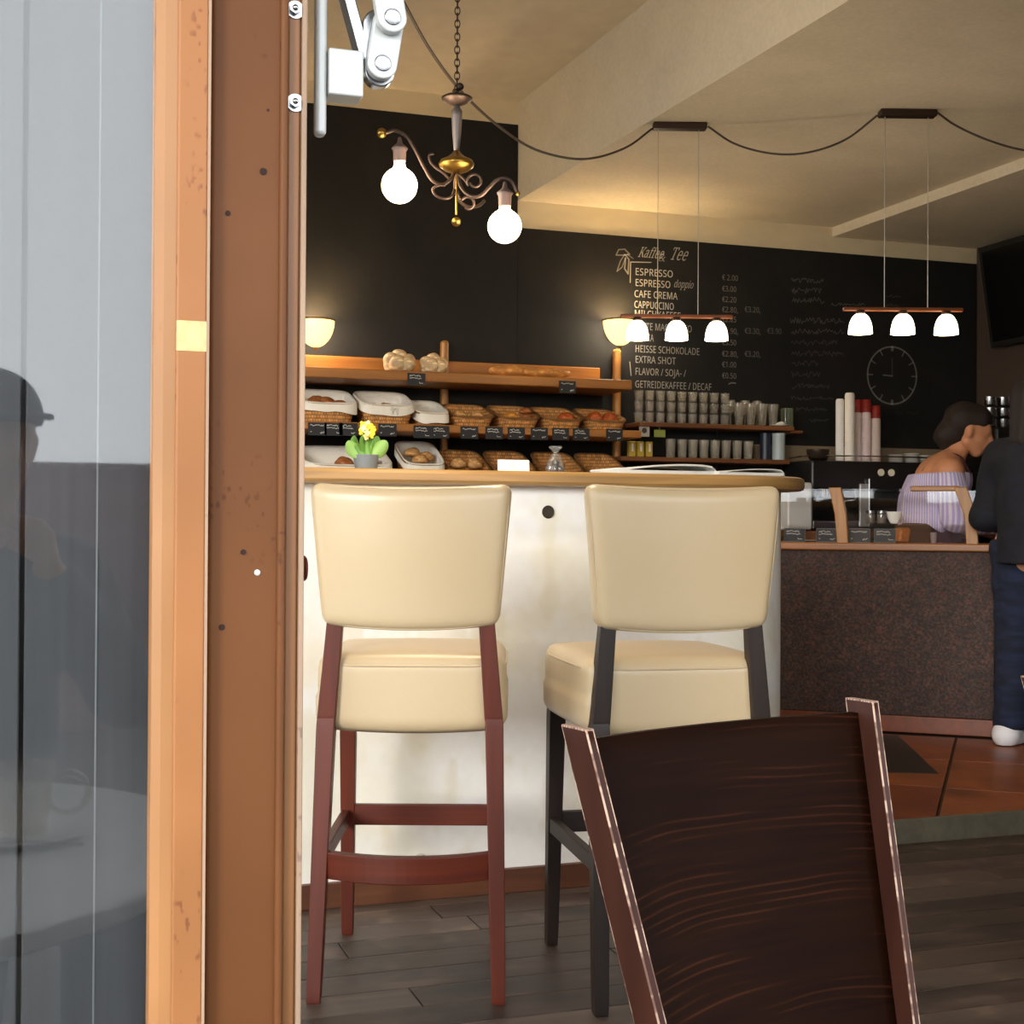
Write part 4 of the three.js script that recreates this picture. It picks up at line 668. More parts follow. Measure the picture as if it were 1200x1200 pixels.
// ---------------------------------------------------------------- things on the bar
{
  const zb = -3.78, base = (px, z = zb) => { const p = onZ(px, 552, z); return [p.x, BH, z]; };
  const f = thing('flower_pot', 'small grey pot of yellow flowers on the bar top', 'potted plant', base(429));
  const green = [std({ color: '#5f8f3a', roughness: 0.5 }), std({ color: '#7fa858', roughness: 0.5 })], s = 3.85 / F;
  mesh('pot', lathe([[0, 0], [0.029, 0], [0.031, 0.004], [0.036, 0.044], [0.0365, 0.046], [0.033, 0.046], [0.031, 0.036], [0, 0.036]], 28), std({ color: '#6f767a', roughness: 0.5 }), f);
  mesh('soil', cyl(0.031, 0.031, 0.004, 0, 0.036, 0), M.black, f);
  const leaf = (x, y, z, L, w, dir, tilt, m) => { const g = new THREE.SphereGeometry(1, 14, 10); warp(g, (v) => { v.set(v.x * w, v.y * L, v.z * 0.003 - 0.010 * (v.x * v.x) + 0.006 * v.y * v.y); }); mesh('leaf', g.translate(0, L * 0.9, 0).rotateX(-0.25).rotateZ(tilt).rotateY(dir).translate(x, y, z), green[m], f); };
  leaf(-0.018, 0.040, 0.015, 0.030, 0.020, 0.2, 0.75, 1); leaf(0.018, 0.042, 0.015, 0.030, 0.021, -0.2, -0.70, 1); leaf(0, 0.042, 0.022, 0.028, 0.016, 0, 0.12, 0); leaf(-0.008, 0.040, -0.01, 0.034, 0.018, 0.5, 0.4, 0); leaf(0.010, 0.040, -0.012, 0.034, 0.018, -0.6, -0.35, 0); leaf(-0.004, 0.045, 0.01, 0.032, 0.014, 1.4, 0.4, 0); leaf(0.006, 0.043, 0.018, 0.024, 0.013, 0.3, -0.35, 0); leaf(-0.014, 0.043, 0.024, 0.02, 0.012, 0, 0.5, 0);
  const petal = std({ color: '#f5d435', roughness: 0.55 }), pale = std({ color: '#fbefa0', roughness: 0.55 });
  [[-0.012, 0.118, 0.012], [0.006, 0.124, 0.016], [0.014, 0.112, 0.018], [-0.002, 0.106, 0.022], [-0.018, 0.108, 0.014], [0.010, 0.100, 0.020], [0.002, 0.132, 0.006], [-0.010, 0.130, 0.004], [0.016, 0.122, 0.004], [-0.006, 0.094, 0.020]].forEach(([x, y, z], i) => {
    const o = mesh('blossom', [0, 1, 2, 3].map((k) => new THREE.SphereGeometry(1, 8, 6).scale(0.0062, 0.0048, 0.0024).translate(0.0052, 0, 0).rotateZ(k * Math.PI / 2 + i).rotateX(-0.3 + 0.2 * (i % 3)).rotateY((i % 5 - 2) * 0.3).translate(x, y, z)), i % 3 ? petal : pale, f);
    mesh('flower_stalk', rod(V(x * 0.4, 0.045, 0.005), V(x, y, z - 0.002), 0.0012, 5), green[0], o);
  });
  const card = thing('card_holder', 'small white printed card standing on the bar top', 'card', base(602, -3.68));
  mesh('card', box(0.094, 0.036, 0.002, 0, 0.018, 0).rotateX(-0.1), M.whitePaper, card); mesh('print', new THREE.PlaneGeometry(0.024, 0.014).translate(0, 0.020, 0.0012).rotateX(-0.1), std({ color: '#b9c7cf', roughness: 0.8 }), card); mesh('foot', box(0.094, 0.002, 0.02, 0, 0.001, -0.012), M.whitePaper, card);
  const bg = thing('gift_bag', 'clear cellophane bag tied at the neck on the bar top', 'gift bag', base(651, -3.72));
  const film = phy({ color: '#eef0f2', transmission: 0.93, roughness: 0.10, thickness: 0 });
  mesh('film', warp(lathe([[0, 0], [0.026, 0.001], [0.027, 0.014], [0.022, 0.034], [0.012, 0.052], [0.005, 0.060], [0.010, 0.068], [0.018, 0.076], [0.015, 0.080]], 30), (v) => { const a = Math.atan2(v.z, v.x), k = 1 + 0.16 * Math.sin(a * 7 + v.y * 40); v.x *= k; v.z *= k; }), film, bg);
  mesh('ribbon', new THREE.TorusGeometry(0.006, 0.002, 8, 16).rotateX(Math.PI / 2).translate(0, 0.060, 0), M.steel, bg);
  mesh('chocolates', [sph(0.013, -0.008, 0.013, 0.004, 12), sph(0.012, 0.010, 0.012, 0.006, 12), sph(0.012, 0.0, 0.030, 0.0, 12)], std({ color: '#2c1a14', roughness: 0.4 }), bg);
  const mag = (px0, px1, n, label, z, open) => {
    const a = base(px0, z), b = base(px1, z), L = b[0] - a[0], o = thing('magazine', label, 'magazine', [(a[0] + b[0]) / 2, BH + 0.0005, z], 0.04, 'magazines on the bar top');
    for (let i = 0; i < n; i++) mesh('page', warp(new THREE.BoxGeometry(L, 0.0022, 0.19, 26, 1, 1), (v) => { const t = v.x / L + 0.5; v.y += 0.0016 + i * 0.0026 + (i > n / 2 ? open * Math.pow(Math.max(0, t - 0.12), 0.8) * Math.pow(Math.max(0, 1 - t), 0.35) : 0); v.x *= 1 - 0.02 * (i % 2); }), M.whitePaper, o);
    mesh('cover', box(L, 0.0016, 0.195, 0, 0.0008, 0), M.whitePaper, o);
    return o;
  };
  mag(706, 822, 6, 'thick white open magazine lying on the bar top', -3.70, 0.034); mag(823, 900, 4, 'thin white magazine beside the thicker one on the bar', -3.68, 0.022).position.y += 0.0005;
}
// ---------------------------------------------------------------- cake counter
const dTurn = -Math.atan2(0.6255, 0.780);
const deliU = (px, w = 0) => { const d = ray(px, 615), k = (w + B0.dot(W)) / (d.x * W.x + d.z * W.z); return (d.x * k - B0.x) * U.x + (d.z * k - B0.z) * U.z; };
const CT = 0.935;                                                      // counter top height
{
  const c = thing('cake_counter', 'brown speckled cake counter with a timber edge and terracotta skirting', 'counter', [B0.x, STEP, B0.z], dTurn);
  const u0 = -0.78, u1 = deliU(1166), L = u1 - u0, m = (u0 + u1) / 2, h = CT - STEP;
  mesh('front_panel', boxUV(rbox(L, h - 0.035 - 0.075, 0.03, 0.004, m, 0.075 + (h - 0.11) / 2, -0.015), 'x', [0, 0], 1.6), M.pebble, c);
  mesh('side_panel', boxUV(box(0.02, h - 0.035, 0.33, u1 - 0.01, (h - 0.035) / 2, -0.19), 'x'), M.pebble, c);
  mesh('body', box(L - 0.02, h - 0.04, 0.32, m, (h - 0.04) / 2, -0.185), std({ color: '#3a2c26', roughness: 0.8 }), c);
  tag(mesh('skirting', boxUV(rbox(L, 0.075, 0.012, 0.003, m, 0.0375, 0.006), 'x'), M.tileMats[1], c), 'terracotta skirting tiles');
  mesh('counter_edge', boxUV(rbox(L + 0.03, 0.036, 0.38, 0.008, m + 0.012, h - 0.018, -0.165), 'x'), wood('#b5743a', 0.4), c);
  // glass case
  const g = thing('display_case', 'glass display case with two bent timber supports on the cake counter', 'display case', [B0.x, CT, B0.z], dTurn);
  const yt = 0.245, ua = -0.76, ub = deliU(1145);
  mesh('front_glass', box(ub - ua, yt - 0.01, 0.004, (ua + ub) / 2, yt / 2, -0.02), M.glass, g);
  mesh('top_glass', box(deliU(1066) - ua, 0.006, 0.22, (ua + deliU(1066)) / 2, yt, -0.13), M.glass, g);
  mesh('glass_shelf', box(ub - ua, 0.005, 0.26, (ua + ub) / 2, 0.085, -0.17), M.glass, g);
  for (const [pt, pm, pb] of [[979, 985, 987.5], [1126, 1137, 1139.5]]) {
    const a = deliU(pt), b = deliU(pm), d = deliU(pb), w = 0.022, pts = [[d - w, 0], [d + w, 0], [b + w, 0.13], [a + w, yt + 0.006], [a - w * 1.2, yt + 0.006], [b - w, 0.13]];
    mesh('support', boxUV(prism(pts, 0.028, 0.004).translate(0, 0, -0.022), 'y'), M.beech, g);
  }
  mesh('top_rail', boxUV(rbox(deliU(1124) - deliU(1066), 0.024, 0.07, 0.006, (deliU(1066) + deliU(1124)) / 2, yt + 0.004, -0.045), 'x'), M.beech, g);
  // things in and on the case
  const onCase = (px, w, y = CT) => { const u = deliU(px, w), p = deli(u, y, w); return [p.x, y, p.z]; };
  const gcd = 'black price cards in the display case';
  [[931, 'beside the white box'], [969, 'before the orange cake slice'], [1007, 'by the bent support'], [1037, 'next to the brown pastry']].forEach(([px, t], i) => {
    const o = thing('price_card', `black price card in the display case ${t}`, 'price card', onCase(px, 0.05), dTurn, gcd);
    mesh('card', box(0.098, 0.064, 0.003, 0, 0.033, 0).rotateX(-0.12), M.blackPlastic, o); mesh('lettering', new THREE.PlaneGeometry(0.096, 0.06).translate(0, 0.033, 0.0018).rotateX(-0.12), cardMats[(i + 1) % 3], o); mesh('foot', box(0.098, 0.003, 0.03, 0, 0.0015, -0.018), M.blackPlastic, o);
  });
  const cake = (px, w, hex, label, s = 1) => { const o = thing('cake_slice', label, 'cake', onCase(px, w), dTurn + 0.6, 'cakes in the display case'); const pts = [[-0.05 * s, 0], [0.06 * s, -0.03 * s], [0.06 * s, 0.03 * s]]; mesh('cake', slab(pts, 0.004, 0.05 * s, 0.003), std({ color: hex, map: T.crust, roughness: 0.7 }), o); mesh('plate', lathe([[0, 0], [0.05, 0], [0.075, 0.006], [0.075, 0.009], [0.048, 0.004], [0, 0.004]], 28), M.china, o); };
  cake(992, 0.15, '#c05a2a', 'orange glazed cake slice behind the bent support', 1.3); cake(950, 0.20, '#8a5a36', 'brown cake slice beside the white box');
  { const o = mesh('pastry', warp(new RoundedBoxGeometry(0.06, 0.07, 0.06, 4, 0.015), (v) => { v.x += 0.004 * Math.sin(60 * v.y); }), std({ color: '#b06a30', map: T.crust, roughness: 0.6 })); o.position.set(...onCase(1057, 0.07, CT + 0.036)); tag(o, 'brown cube pastry at the front of the display case', 'pastry'); }
  { const o = thing('small_glass', 'small pinkish glass inside the display case', 'glass', onCase(1094, 0.08), 0); mesh('cup', lathe([[0, 0], [0.012, 0], [0.016, 0.05], [0.0145, 0.05], [0.011, 0.004], [0, 0.004]], 20), std({ color: '#8d7a7a', roughness: 0.3 }), o); }
  const cup = (pos, label, s = 1) => { const o = thing('coffee_cup', label, 'cup', pos, 0.3, 'white coffee cups by the coffee machine'); mesh('bowl', lathe([[0, 0.002], [0.018, 0], [0.022, 0.006], [0.034, 0.03], [0.038, 0.06], [0.036, 0.06], [0.031, 0.03], [0.018, 0.008], [0, 0.008]].map(([a, b]) => [a * s, b * s]), 28), M.china, o); mesh('handle', new THREE.TorusGeometry(0.016 * s, 0.0045 * s, 8, 18).translate(0.044 * s, 0.034 * s, 0), M.china, o); return o; };
  cup(onCase(1048, 0.22, CT + 0.0885), 'white coffee cup on the glass shelf of the display case', 0.95);
  for (const [px, t] of [[1020, 'dark'], [1033, 'dark']]) { const o = thing('sugar_jar', 'small dark jar beside the white cup in the case', 'jar', onCase(px, 0.24, CT + 0.0885), 0, 'dark jars in the display case'); mesh('jar', lathe([[0, 0], [0.02, 0], [0.022, 0.01], [0.022, 0.045], [0.018, 0.05], [0, 0.05]], 20), M.drinkGlass, o); mesh('lid', cyl(0.021, 0.021, 0.012, 0, 0.056, 0), M.steel, o); mesh('contents', cyl(0.019, 0.019, 0.036, 0, 0.021, 0), std({ color: '#5c5048', roughness: 0.8 }), o); }

  // pale box, steel machine parts on the rear counter
  const rc = thing('rear_counter', 'timber rear counter under the chalk menu', 'counter'); const RX0 = 2.75, RX1 = 4.62, RZ = -6.07, RT = 0.99;
  mesh('worktop', boxUV(rbox(RX1 - RX0, 0.04, WB - RZ < 0 ? RZ - WB - 0.02 : 0.4, 0.006, (RX0 + RX1) / 2, RT - 0.02, (RZ + WB) / 2 + 0.005), 'x'), M.glassShelfWood, rc);
  mesh('cupboards', box(RX1 - RX0 - 0.04, RT - 0.04 - STEP, 0.28, (RX0 + RX1) / 2, (RT - 0.04 + STEP) / 2, (RZ + WB) / 2), std({ color: '#4a382c', roughness: 0.7 }), rc);
  struct('trim_2', boxUV(rbox(1.25, 0.10, 0.03, 0.005, 4.15, onZ(1000, 535, WB + 0.02).y, WB + 0.022)), std({ color: '#8d7b62', map: T.cream, roughness: 0.8 }), 'pale ledge along the wall below the chalk clock', 'trim');
  const rz = -6.14, R = (px, py, z = rz) => onZ(px, py, z);
  { const a = R(914, 600), b = R(936, 600), o = thing('milk_fridge', 'pale grey box appliance behind the display case', 'appliance', [(a.x + b.x) / 2, RT, rz]); const yt2 = R(925, 566).y - RT; mesh('housing', rbox(b.x - a.x + 0.03, yt2, 0.26, 0.012, -0.015, yt2 / 2, 0), std({ color: '#c9c8c4', roughness: 0.4 }), o); mesh('door_edge', box(0.004, yt2 * 0.9, 0.01, 0.05, yt2 / 2, 0.131), M.steel, o); }
  // espresso machine: dark body, bright side, group heads
  { const a = R(942, 600), b = R(1100, 600), x0 = a.x, x1 = b.x, top = R(1000, 541).y, o = thing('espresso_machine', 'black and steel espresso machine behind the display case', 'espresso machine', [(x0 + x1) / 2, RT, -6.20]), w = x1 - x0, h = top - RT;
    mesh('housing', rbox(w, h * 0.42, 0.27, 0.015, 0, h * 0.79, 0), M.blackPlastic, o); mesh('back_plate', rbox(w, h * 0.6, 0.06, 0.01, 0, h * 0.3, -0.11), M.blackPlastic, o); mesh('drip_tray', rbox(w, 0.05, 0.29, 0.01, 0, 0.026, 0), M.steel, o); mesh('cup_rail', tube([[-w / 2 + 0.02, h + 0.02, -0.12], [-w / 2 + 0.02, h + 0.022, 0.12], [w / 2 - 0.02, h + 0.022, 0.12], [w / 2 - 0.02, h + 0.02, -0.12]], 0.004, 50, 6), M.chrome, o);
    const lx = (px) => R(px, 600).x - (x0 + x1) / 2;
    for (const px of [962, 1075]) { mesh('group_head', [cyl(0.032, 0.03, 0.05, lx(px), h * 0.55, 0.08, 24), cyl(0.02, 0.02, 0.03, lx(px), h * 0.62, 0.08)], M.chrome, o); mesh('filter_handle', [rod(V(lx(px), h * 0.47, 0.09), V(lx(px) + 0.015, h * 0.44, 0.21), 0.011, 10)], M.black, o); }
    tag(mesh('side_plate', rbox(0.05, h * 0.62, 0.014, 0.004, lx(1001), h * 0.36, 0.145), std({ color: '#b9b9b6', roughness: 0.3, metalness: 0.5 }), o), 'pale steel upright'); mesh('plate_edge', rbox(0.008, h * 0.7, 0.016, 0.003, lx(1004.5) + 0.012, h * 0.4, 0.147), M.chrome, o);
    mesh('steam_wand', tube([[lx(990), h * 0.6, 0.14], [lx(988), h * 0.45, 0.17], [lx(974), h * 0.40, 0.18], [lx(973), h * 0.12, 0.18]], 0.005, 24, 8), M.chrome, o);
    for (const px of [1022, 1034]) mesh('gauge', [cyl(0.018, 0.018, 0.01, 0, 0, 0, 20).rotateX(Math.PI / 2).translate(lx(px), h * 0.84, 0.137)], std({ color: '#e9e2c9', roughness: 0.4 }), o);
    // paper cup stacks on top
    const stacks = [[984, 470, '#e9e7e4', 0.021, 'tall narrow stack of white paper cups', 0, 0], [995.5, 463, '#ece5da', 0.025, 'tallest stack of white paper cups', 0.03, 0], [1005.5, 485, '#cdbcb5', 0.021, 'pinkish paper cup stack between white cups and the clock', -0.02, 1], [1015, 485, '#d8c2c0', 0.025, 'broad pinkish paper cup stack under the dark red cups', 0.02, 1], [1026, 492, '#cbb9ae', 0.025, 'shorter beige paper cup stack under the dark red cups', 0.03, 2]];
    stacks.forEach(([px, py, hex, r, label, dz, red]) => {
      const p = onZ(px, 538, -6.15 + dz), yT = onZ(px, py, -6.15 + dz).y, s = thing('paper_cup_stack', label, 'cup stack', [p.x, top + 0.001, -6.15 + dz], 0, 'stacks of paper cups on the coffee machine'), mt = std({ color: hex, roughness: 0.7 }), H = yT - top, n = Math.round(H / 0.014);
      const one = (q) => lathe([[0, 0.056], [r * 0.78, 0.056], [r, 0.002], [r * 1.07, 0], [r * 1.07, 0.004], [r * 1.0, 0.006]].map(([a, b]) => [a, q - b]), 20);
      for (let i = 0; i < n; i++) mesh('paper_cup', lathe([[r * 1.0, 0], [r * 1.05, 0.001], [r * 1.05, 0.004], [r * 0.985, 0.005], [r * 0.965, H / n + 0.004]], 20).translate(0, i * H / n, 0), mt, s);
      mesh('cup_base', lathe([[r * 0.97, 0], [r * 0.8, 0.03], [0, 0.03]], 20).translate(0, H - 0.02, 0), mt, s);
      if (red) { const rm = std({ color: '#8e2418', roughness: 0.5 }); for (let i = 0; i < 3; i++) tag(mesh('red_cup', lathe([[r * 1.0, 0], [r * 1.06, 0.001], [r * 1.06, 0.005], [r * 0.98, 0.006], [r * 0.86, 0.05 - i * 0.004], [0, 0.05 - i * 0.004]], 20).translate(0, H + 0.006 + i * 0.012, 0), rm, s), 'dark red paper cup'); }
    });
    const br = R(952, 542), bw = thing('steel_bowl', 'dark round bowl on the coffee machine', 'bowl', [br.x + 0.01, top, -6.1], 0); mesh('bowl', lathe([[0, 0], [0.04, 0], [0.055, 0.02], [0.06, 0.055], [0.057, 0.055], [0.05, 0.02], [0, 0.006]], 32), std({ color: '#3a3029', roughness: 0.3, metalness: 0.6 }), bw);
    // plates stacked behind the barista
    for (const [px, n] of [[1050, 5], [1068, 6], [1084, 5]]) { const q = onZ(px, 540, -6.22), s = thing('plate_stack', 'stack of pale plates below the chalk clock', 'plates', [q.x, top + 0.0005, -6.22], 0, 'plate stacks on the coffee machine'); for (let i = 0; i < n; i++) mesh('plate', lathe([[0, 0], [0.03, 0], [0.042, 0.007], [0.042, 0.009], [0.028, 0.003], [0, 0.003]], 26).translate(0, i * 0.009, 0), M.china, s); }
  }
  // second machine by the side wall with three rows of steel cups
  { const z = -6.0, X0 = onZ(1150, 540, z).x, X1 = XR - 0.03, top = onZ(1175, 502, z).y, o = thing('coffee_machine', 'black coffee machine against the brown side wall', 'coffee machine', [(X0 + X1) / 2, STEP, z - 0.05]), w = X1 - X0;
    mesh('housing', rbox(w, top - STEP - 0.62, 0.34, 0.02, 0, (top - STEP + 0.62) / 2, 0), M.blackPlastic, o); mesh('stand', box(w - 0.04, 0.62, 0.30, 0, 0.31, 0), std({ color: '#2a211c', roughness: 0.7 }), o); mesh('front_plate', rbox(w * 0.8, 0.10, 0.01, 0.003, 0, top - STEP - 0.12, 0.172), M.steel, o);
    const gs = 'steel cups on the coffee machine'; const prof = [[0, 0.002], [0.024, 0], [0.028, 0.004], [0.031, 0.044], [0.029, 0.044], [0.026, 0.006], [0, 0.006]];
    let first; for (let r = 0; r < 3; r++) for (let i = 0; i < 3 - (r === 0 ? 0 : 0); i++) { const px = 1160 + i * 15.5, q = onZ(px, 500, z + 0.04), pos = [q.x, top + 0.001 + r * 0.056, z + 0.04]; if (!i) { first = thing('steel_cup', `polished steel cup in the ${['lowest', 'middle', 'topmost'][r]} row on the coffee machine`, 'cup', pos, 0, gs); mesh('cup', lathe(prof, 20), M.steel, first); } else copyOf(first, pos); }
    for (let r = 1; r < 3; r++) tag(mesh('cup_tray', box(0.22, 0.006, 0.08, onZ(1176, 500, z + 0.04).x, top + r * 0.056 - 0.006, z + 0.04), M.blackPlastic), 'thin black tray between rows of steel cups', 'tray', 'trays between the steel cups');
    const t = onZ(1163, 545, z + 0.18); const rt = thing('red_tin', 'dark red tin with a brown lid beside the barista', 'tin', [t.x + 0.03, 0.99, z + 0.16 - 0.1 + 0.1]); rt.position.set(t.x + 0.02, onZ(1163, 548, z + 0.17).y - 0.02, z + 0.17);
    mesh('tin', cyl(0.045, 0.045, 0.05, 0, 0.025, 0, 24), std({ color: '#7a1f22', roughness: 0.5 }), rt); mesh('lid', lathe([[0.04, 0], [0.038, 0.02], [0.02, 0.045], [0, 0.05]], 24).translate(-0.01, 0.05, 0), std({ color: '#6d4636', roughness: 0.6 }), rt); mesh('bracket', box(0.12, 0.006, 0.12, 0, -0.003, -0.03), M.blackPlastic, rt); }
  // television on the side wall
  { const p = onZ(1166, 300, -6.12), tv = thing('television', 'flat black television tilted on the brown side wall', 'television', [XR - 0.10, 2.24, -5.75], 0); mesh('housing', rbox(0.045, 0.54, 0.86, 0.008, 0, 0, 0).rotateZ(0.16), M.black, tv); mesh('screen', box(0.002, 0.48, 0.80, -0.0235, 0, 0).rotateZ(0.16), std({ color: '#0b0b0d', roughness: 0.25 }), tv); mesh('bracket', box(0.1, 0.06, 0.08, 0.05, 0.03, 0), M.black, tv); mesh('frame_edge', box(0.046, 0.542, 0.006, 0, 0, -0.43).rotateZ(0.16), std({ color: '#4d4641', roughness: 0.4 }), tv); }
}

// ---------------------------------------------------------------- glass shelves beside the menu
{
  const z0 = -6.2, A = onZ(838, 497, z0).y, Bh = onZ(838, 537, z0).y, x0 = onZ(750, 497, z0).x, xa = onZ(931, 500, z0).x, xb = onZ(926, 537, z0).x;
  const s = thing('glass_shelf_unit', 'two brown wall shelves of drinking glasses beside the bread shelves', 'shelf');
  mesh('upper_shelf', boxUV(rbox(xa - x0, 0.022, 0.19, 0.004, (x0 + xa) / 2, A - 0.011, z0 - 0.095), 'x'), M.glassShelfWood, s);
  mesh('upper_shelf_tip', boxUV(rbox(0.07, 0.014, 0.17, 0.003, xa + 0.03, A - 0.024, z0 - 0.11), 'x'), M.glassShelfWood, s);
  mesh('lower_shelf', boxUV(rbox(xb - x0 + 0.1, 0.022, 0.19, 0.004, (x0 + xb) / 2 - 0.05, Bh - 0.011, z0 - 0.095), 'x'), M.glassShelfWood, s);
  for (const px of [752, 840, 916]) { const p = onZ(px, 515, WB + 0.02); mesh('bracket', box(0.012, A - Bh + 0.06, 0.014, p.x, (A + Bh) / 2 - 0.03, WB + 0.014), M.black, s); }
  const at = (px, y, z = z0 - 0.06) => { const p = onZ(px, 490, z); return [p.x, y, z]; };
  const put = (name, label, cat, geo, spots, group) => { let first; for (const p of spots) { if (!first) { first = thing(name, label, cat, p, 0, group); geo.forEach(([n, g, m]) => mesh(n, g, m, first)); } else copyOf(first, p); } };
  const wall = (rb, rt, h, t = 0.0022, b = 0.006) => lathe([[0, 0], [rb, 0], [rt, h], [rt - t, h], [rb - t, b], [0, b]], 20);
  const cups = []; for (let r = 0; r < 3; r++) for (let i = 0; i < 9; i++) cups.push(at(748.5 + i * 12.6, A + 0.001 + r * 0.055));
  [['lowest', 0], ['middle', 9], ['topmost', 18]].forEach(([t, k]) => put('espresso_glass', `small glass cup in the ${t} of three stacked rows on the upper shelf`, 'glass', [['cup', wall(0.019, 0.0245, 0.05), M.drinkGlass]], cups.slice(k, k + 9), `espresso glasses of the ${t} row`));
  for (let r = 1; r < 3; r++) tag(mesh('glass_tray', box(9 * 0.0555, 0.003, 0.06, at(799, 0)[0], A + r * 0.055 - 0.0018, z0 - 0.06), M.glass), 'clear tray between the stacked espresso glasses', 'tray', 'clear trays between the espresso glasses');
  put('latte_glass', 'tall latte glass standing on the upper shelf', 'glass', [['glass', wall(0.02, 0.029, 0.115), M.drinkGlass]], [866, 880, 893, 906].map((x) => at(x, A + 0.001)), 'tall glasses on the upper shelf');
  put('wine_glass', 'slender stemmed glass on the upper shelf', 'glass', [['bowl', lathe([[0.004, 0.06], [0.02, 0.072], [0.028, 0.10], [0.024, 0.135], [0.0225, 0.135], [0.026, 0.10], [0.018, 0.075], [0, 0.066]], 20), M.drinkGlass], ['stem', lathe([[0, 0], [0.026, 0], [0.026, 0.002], [0.004, 0.006], [0.0035, 0.06], [0, 0.062]], 16), M.drinkGlass]], [856, 873, 887].map((x, i) => at(x, A + 0.001, z0 - 0.13)), 'stemmed glasses on the upper shelf');
  put('square_jar', 'greenish square glass jar on the upper shelf', 'jar', [['jar', rbox(0.05, 0.10, 0.05, 0.006, 0, 0.05, 0), phy({ color: '#b9c2a4', transmission: 0.8, roughness: 0.1, thickness: 0 })]], [at(922, A + 0.001, z0 - 0.09)]);
  { const o = thing('napkin_dish', 'small pale dish of folded napkins on the upper shelf', 'dish', at(914, A + 0.001, z0 - 0.03)); mesh('dish', lathe([[0, 0], [0.03, 0], [0.042, 0.006], [0.041, 0.008], [0.028, 0.003], [0, 0.003]], 24), M.china, o); mesh('napkins', warp(sph(0.026, 0, 0, 0, 14), (v) => { v.y = Math.max(0, v.y) * 0.7 + 0.006 + 0.003 * Math.sin(90 * v.x); }), M.whitePaper, o); }
  put('tumbler', 'plain tumbler in the row on the lower shelf', 'glass', [['glass', wall(0.021, 0.026, 0.092), M.drinkGlass]], [786, 799.5, 812, 825, 838, 851, 864, 877].flatMap((x) => [at(x, Bh + 0.001, z0 - 0.05), at(x, Bh + 0.001, z0 - 0.115)]), 'tumblers on the lower shelf');
  { const o = thing('canister', 'tall white canister on the lower shelf', 'canister', at(912.5, Bh + 0.001)); mesh('body', cyl(0.033, 0.033, 0.125, 0, 0.0625, 0, 28), std({ color: '#aab5b4', roughness: 0.4 }), o); mesh('lid', cyl(0.034, 0.034, 0.012, 0, 0.131, 0, 28), std({ color: '#b8c1c0', roughness: 0.4 }), o);
    const d = thing('canister', 'tall navy canister beside the white one', 'canister', at(897, Bh + 0.001, z0 - 0.08)); mesh('body', cyl(0.027, 0.027, 0.125, 0, 0.0625, 0, 28), std({ color: '#23283a', roughness: 0.4 }), d); mesh('lid', cyl(0.028, 0.028, 0.012, 0, 0.131, 0, 28), std({ color: '#23283a', roughness: 0.4 }), d); }
  { const q = onZ(755, 505, z0 - 0.02), o = thing('picture_card', 'small grey picture card under the upper glass shelf', 'card', [q.x, q.y - 0.028, q.z]); mesh('card', box(0.055, 0.056, 0.003, 0, 0.028, 0), std({ color: '#b3aaa0', roughness: 0.8 }), o); mesh('print', new THREE.CircleGeometry(0.014, 20).translate(0, 0.03, 0.002), std({ color: '#4c433d', roughness: 0.8 }), o); mesh('clip', box(0.01, 0.05, 0.02, 0, 0.055, -0.012), M.steel, o);
    const g = onZ(773, 508, z0 - 0.02), p = thing('picture_card', 'green card hanging under the upper glass shelf', 'card', [g.x, g.y - 0.02, g.z]); mesh('card', box(0.06, 0.036, 0.003, 0, 0.02, 0), std({ color: '#8a9440', roughness: 0.7 }), p); mesh('clip', box(0.01, 0.04, 0.02, 0, 0.045, -0.012), M.steel, p); }
  [740, 750, 760].forEach((px) => { const q = at(px, Bh + 0.001, z0 - 0.04), o = thing('tea_tin', 'small yellow packet standing on the lower glass shelf', 'packet', q, 0, 'yellow packets on the lower shelf'); mesh('packet', rbox(0.034, 0.075, 0.03, 0.004, 0, 0.0375, 0), std({ color: '#b59a34', roughness: 0.5 }), o); mesh('label', box(0.010, 0.04, 0.001, 0, 0.045, 0.0153), M.whitePaper, o); });
}
// ---------------------------------------------------------------- people
const skin = (hex) => std({ color: hex, roughness: 0.55 });
const add = (a, b) => a.map((v, i) => v + b[i]), mul = (a, k) => a.map((v) => v * k);
function headParts(c, pitch, s = 1) {                                 // bones of a head about its centre, looking to +z, bowed by pitch
  const R = (p) => { const y = p[1] * s, z = p[2] * s, q = Math.cos(pitch), n = Math.sin(pitch); return [c[0] + p[0] * s, c[1] + y * q - z * n, c[2] + y * n + z * q]; };
  const b = [[[0, 0.035, -0.035], [0, 0.04, 0.01], 0.082, 0.080], [[0, 0.0, 0.03], [0, -0.02, 0.04], 0.062, 0.060], [[0, -0.05, 0.045], [0, -0.085, 0.062], 0.046, 0.024], [[-0.04, -0.055, 0.0], [-0.015, -0.09, 0.055], 0.030, 0.022], [[0.04, -0.055, 0.0], [0.015, -0.09, 0.055], 0.030, 0.022], [[0, 0.014, 0.094], [0, -0.022, 0.114], 0.008, 0.012], [[-0.010, -0.026, 0.104], [0.010, -0.026, 0.104], 0.009, 0.009], [[-0.014, -0.056, 0.090], [0.014, -0.056, 0.090], 0.010, 0.010], [[-0.03, 0.022, 0.082], [0.03, 0.022, 0.082], 0.016, 0.016], [[-0.080, 0.004, -0.008], [-0.078, -0.022, -0.004], 0.015, 0.010], [[0.080, 0.004, -0.008], [0.078, -0.022, -0.004], 0.015, 0.010]];
  return { bones: b.map(([p, q, r0, r1]) => [R(p), R(q), r0 * s, r1 * s]), R };
}
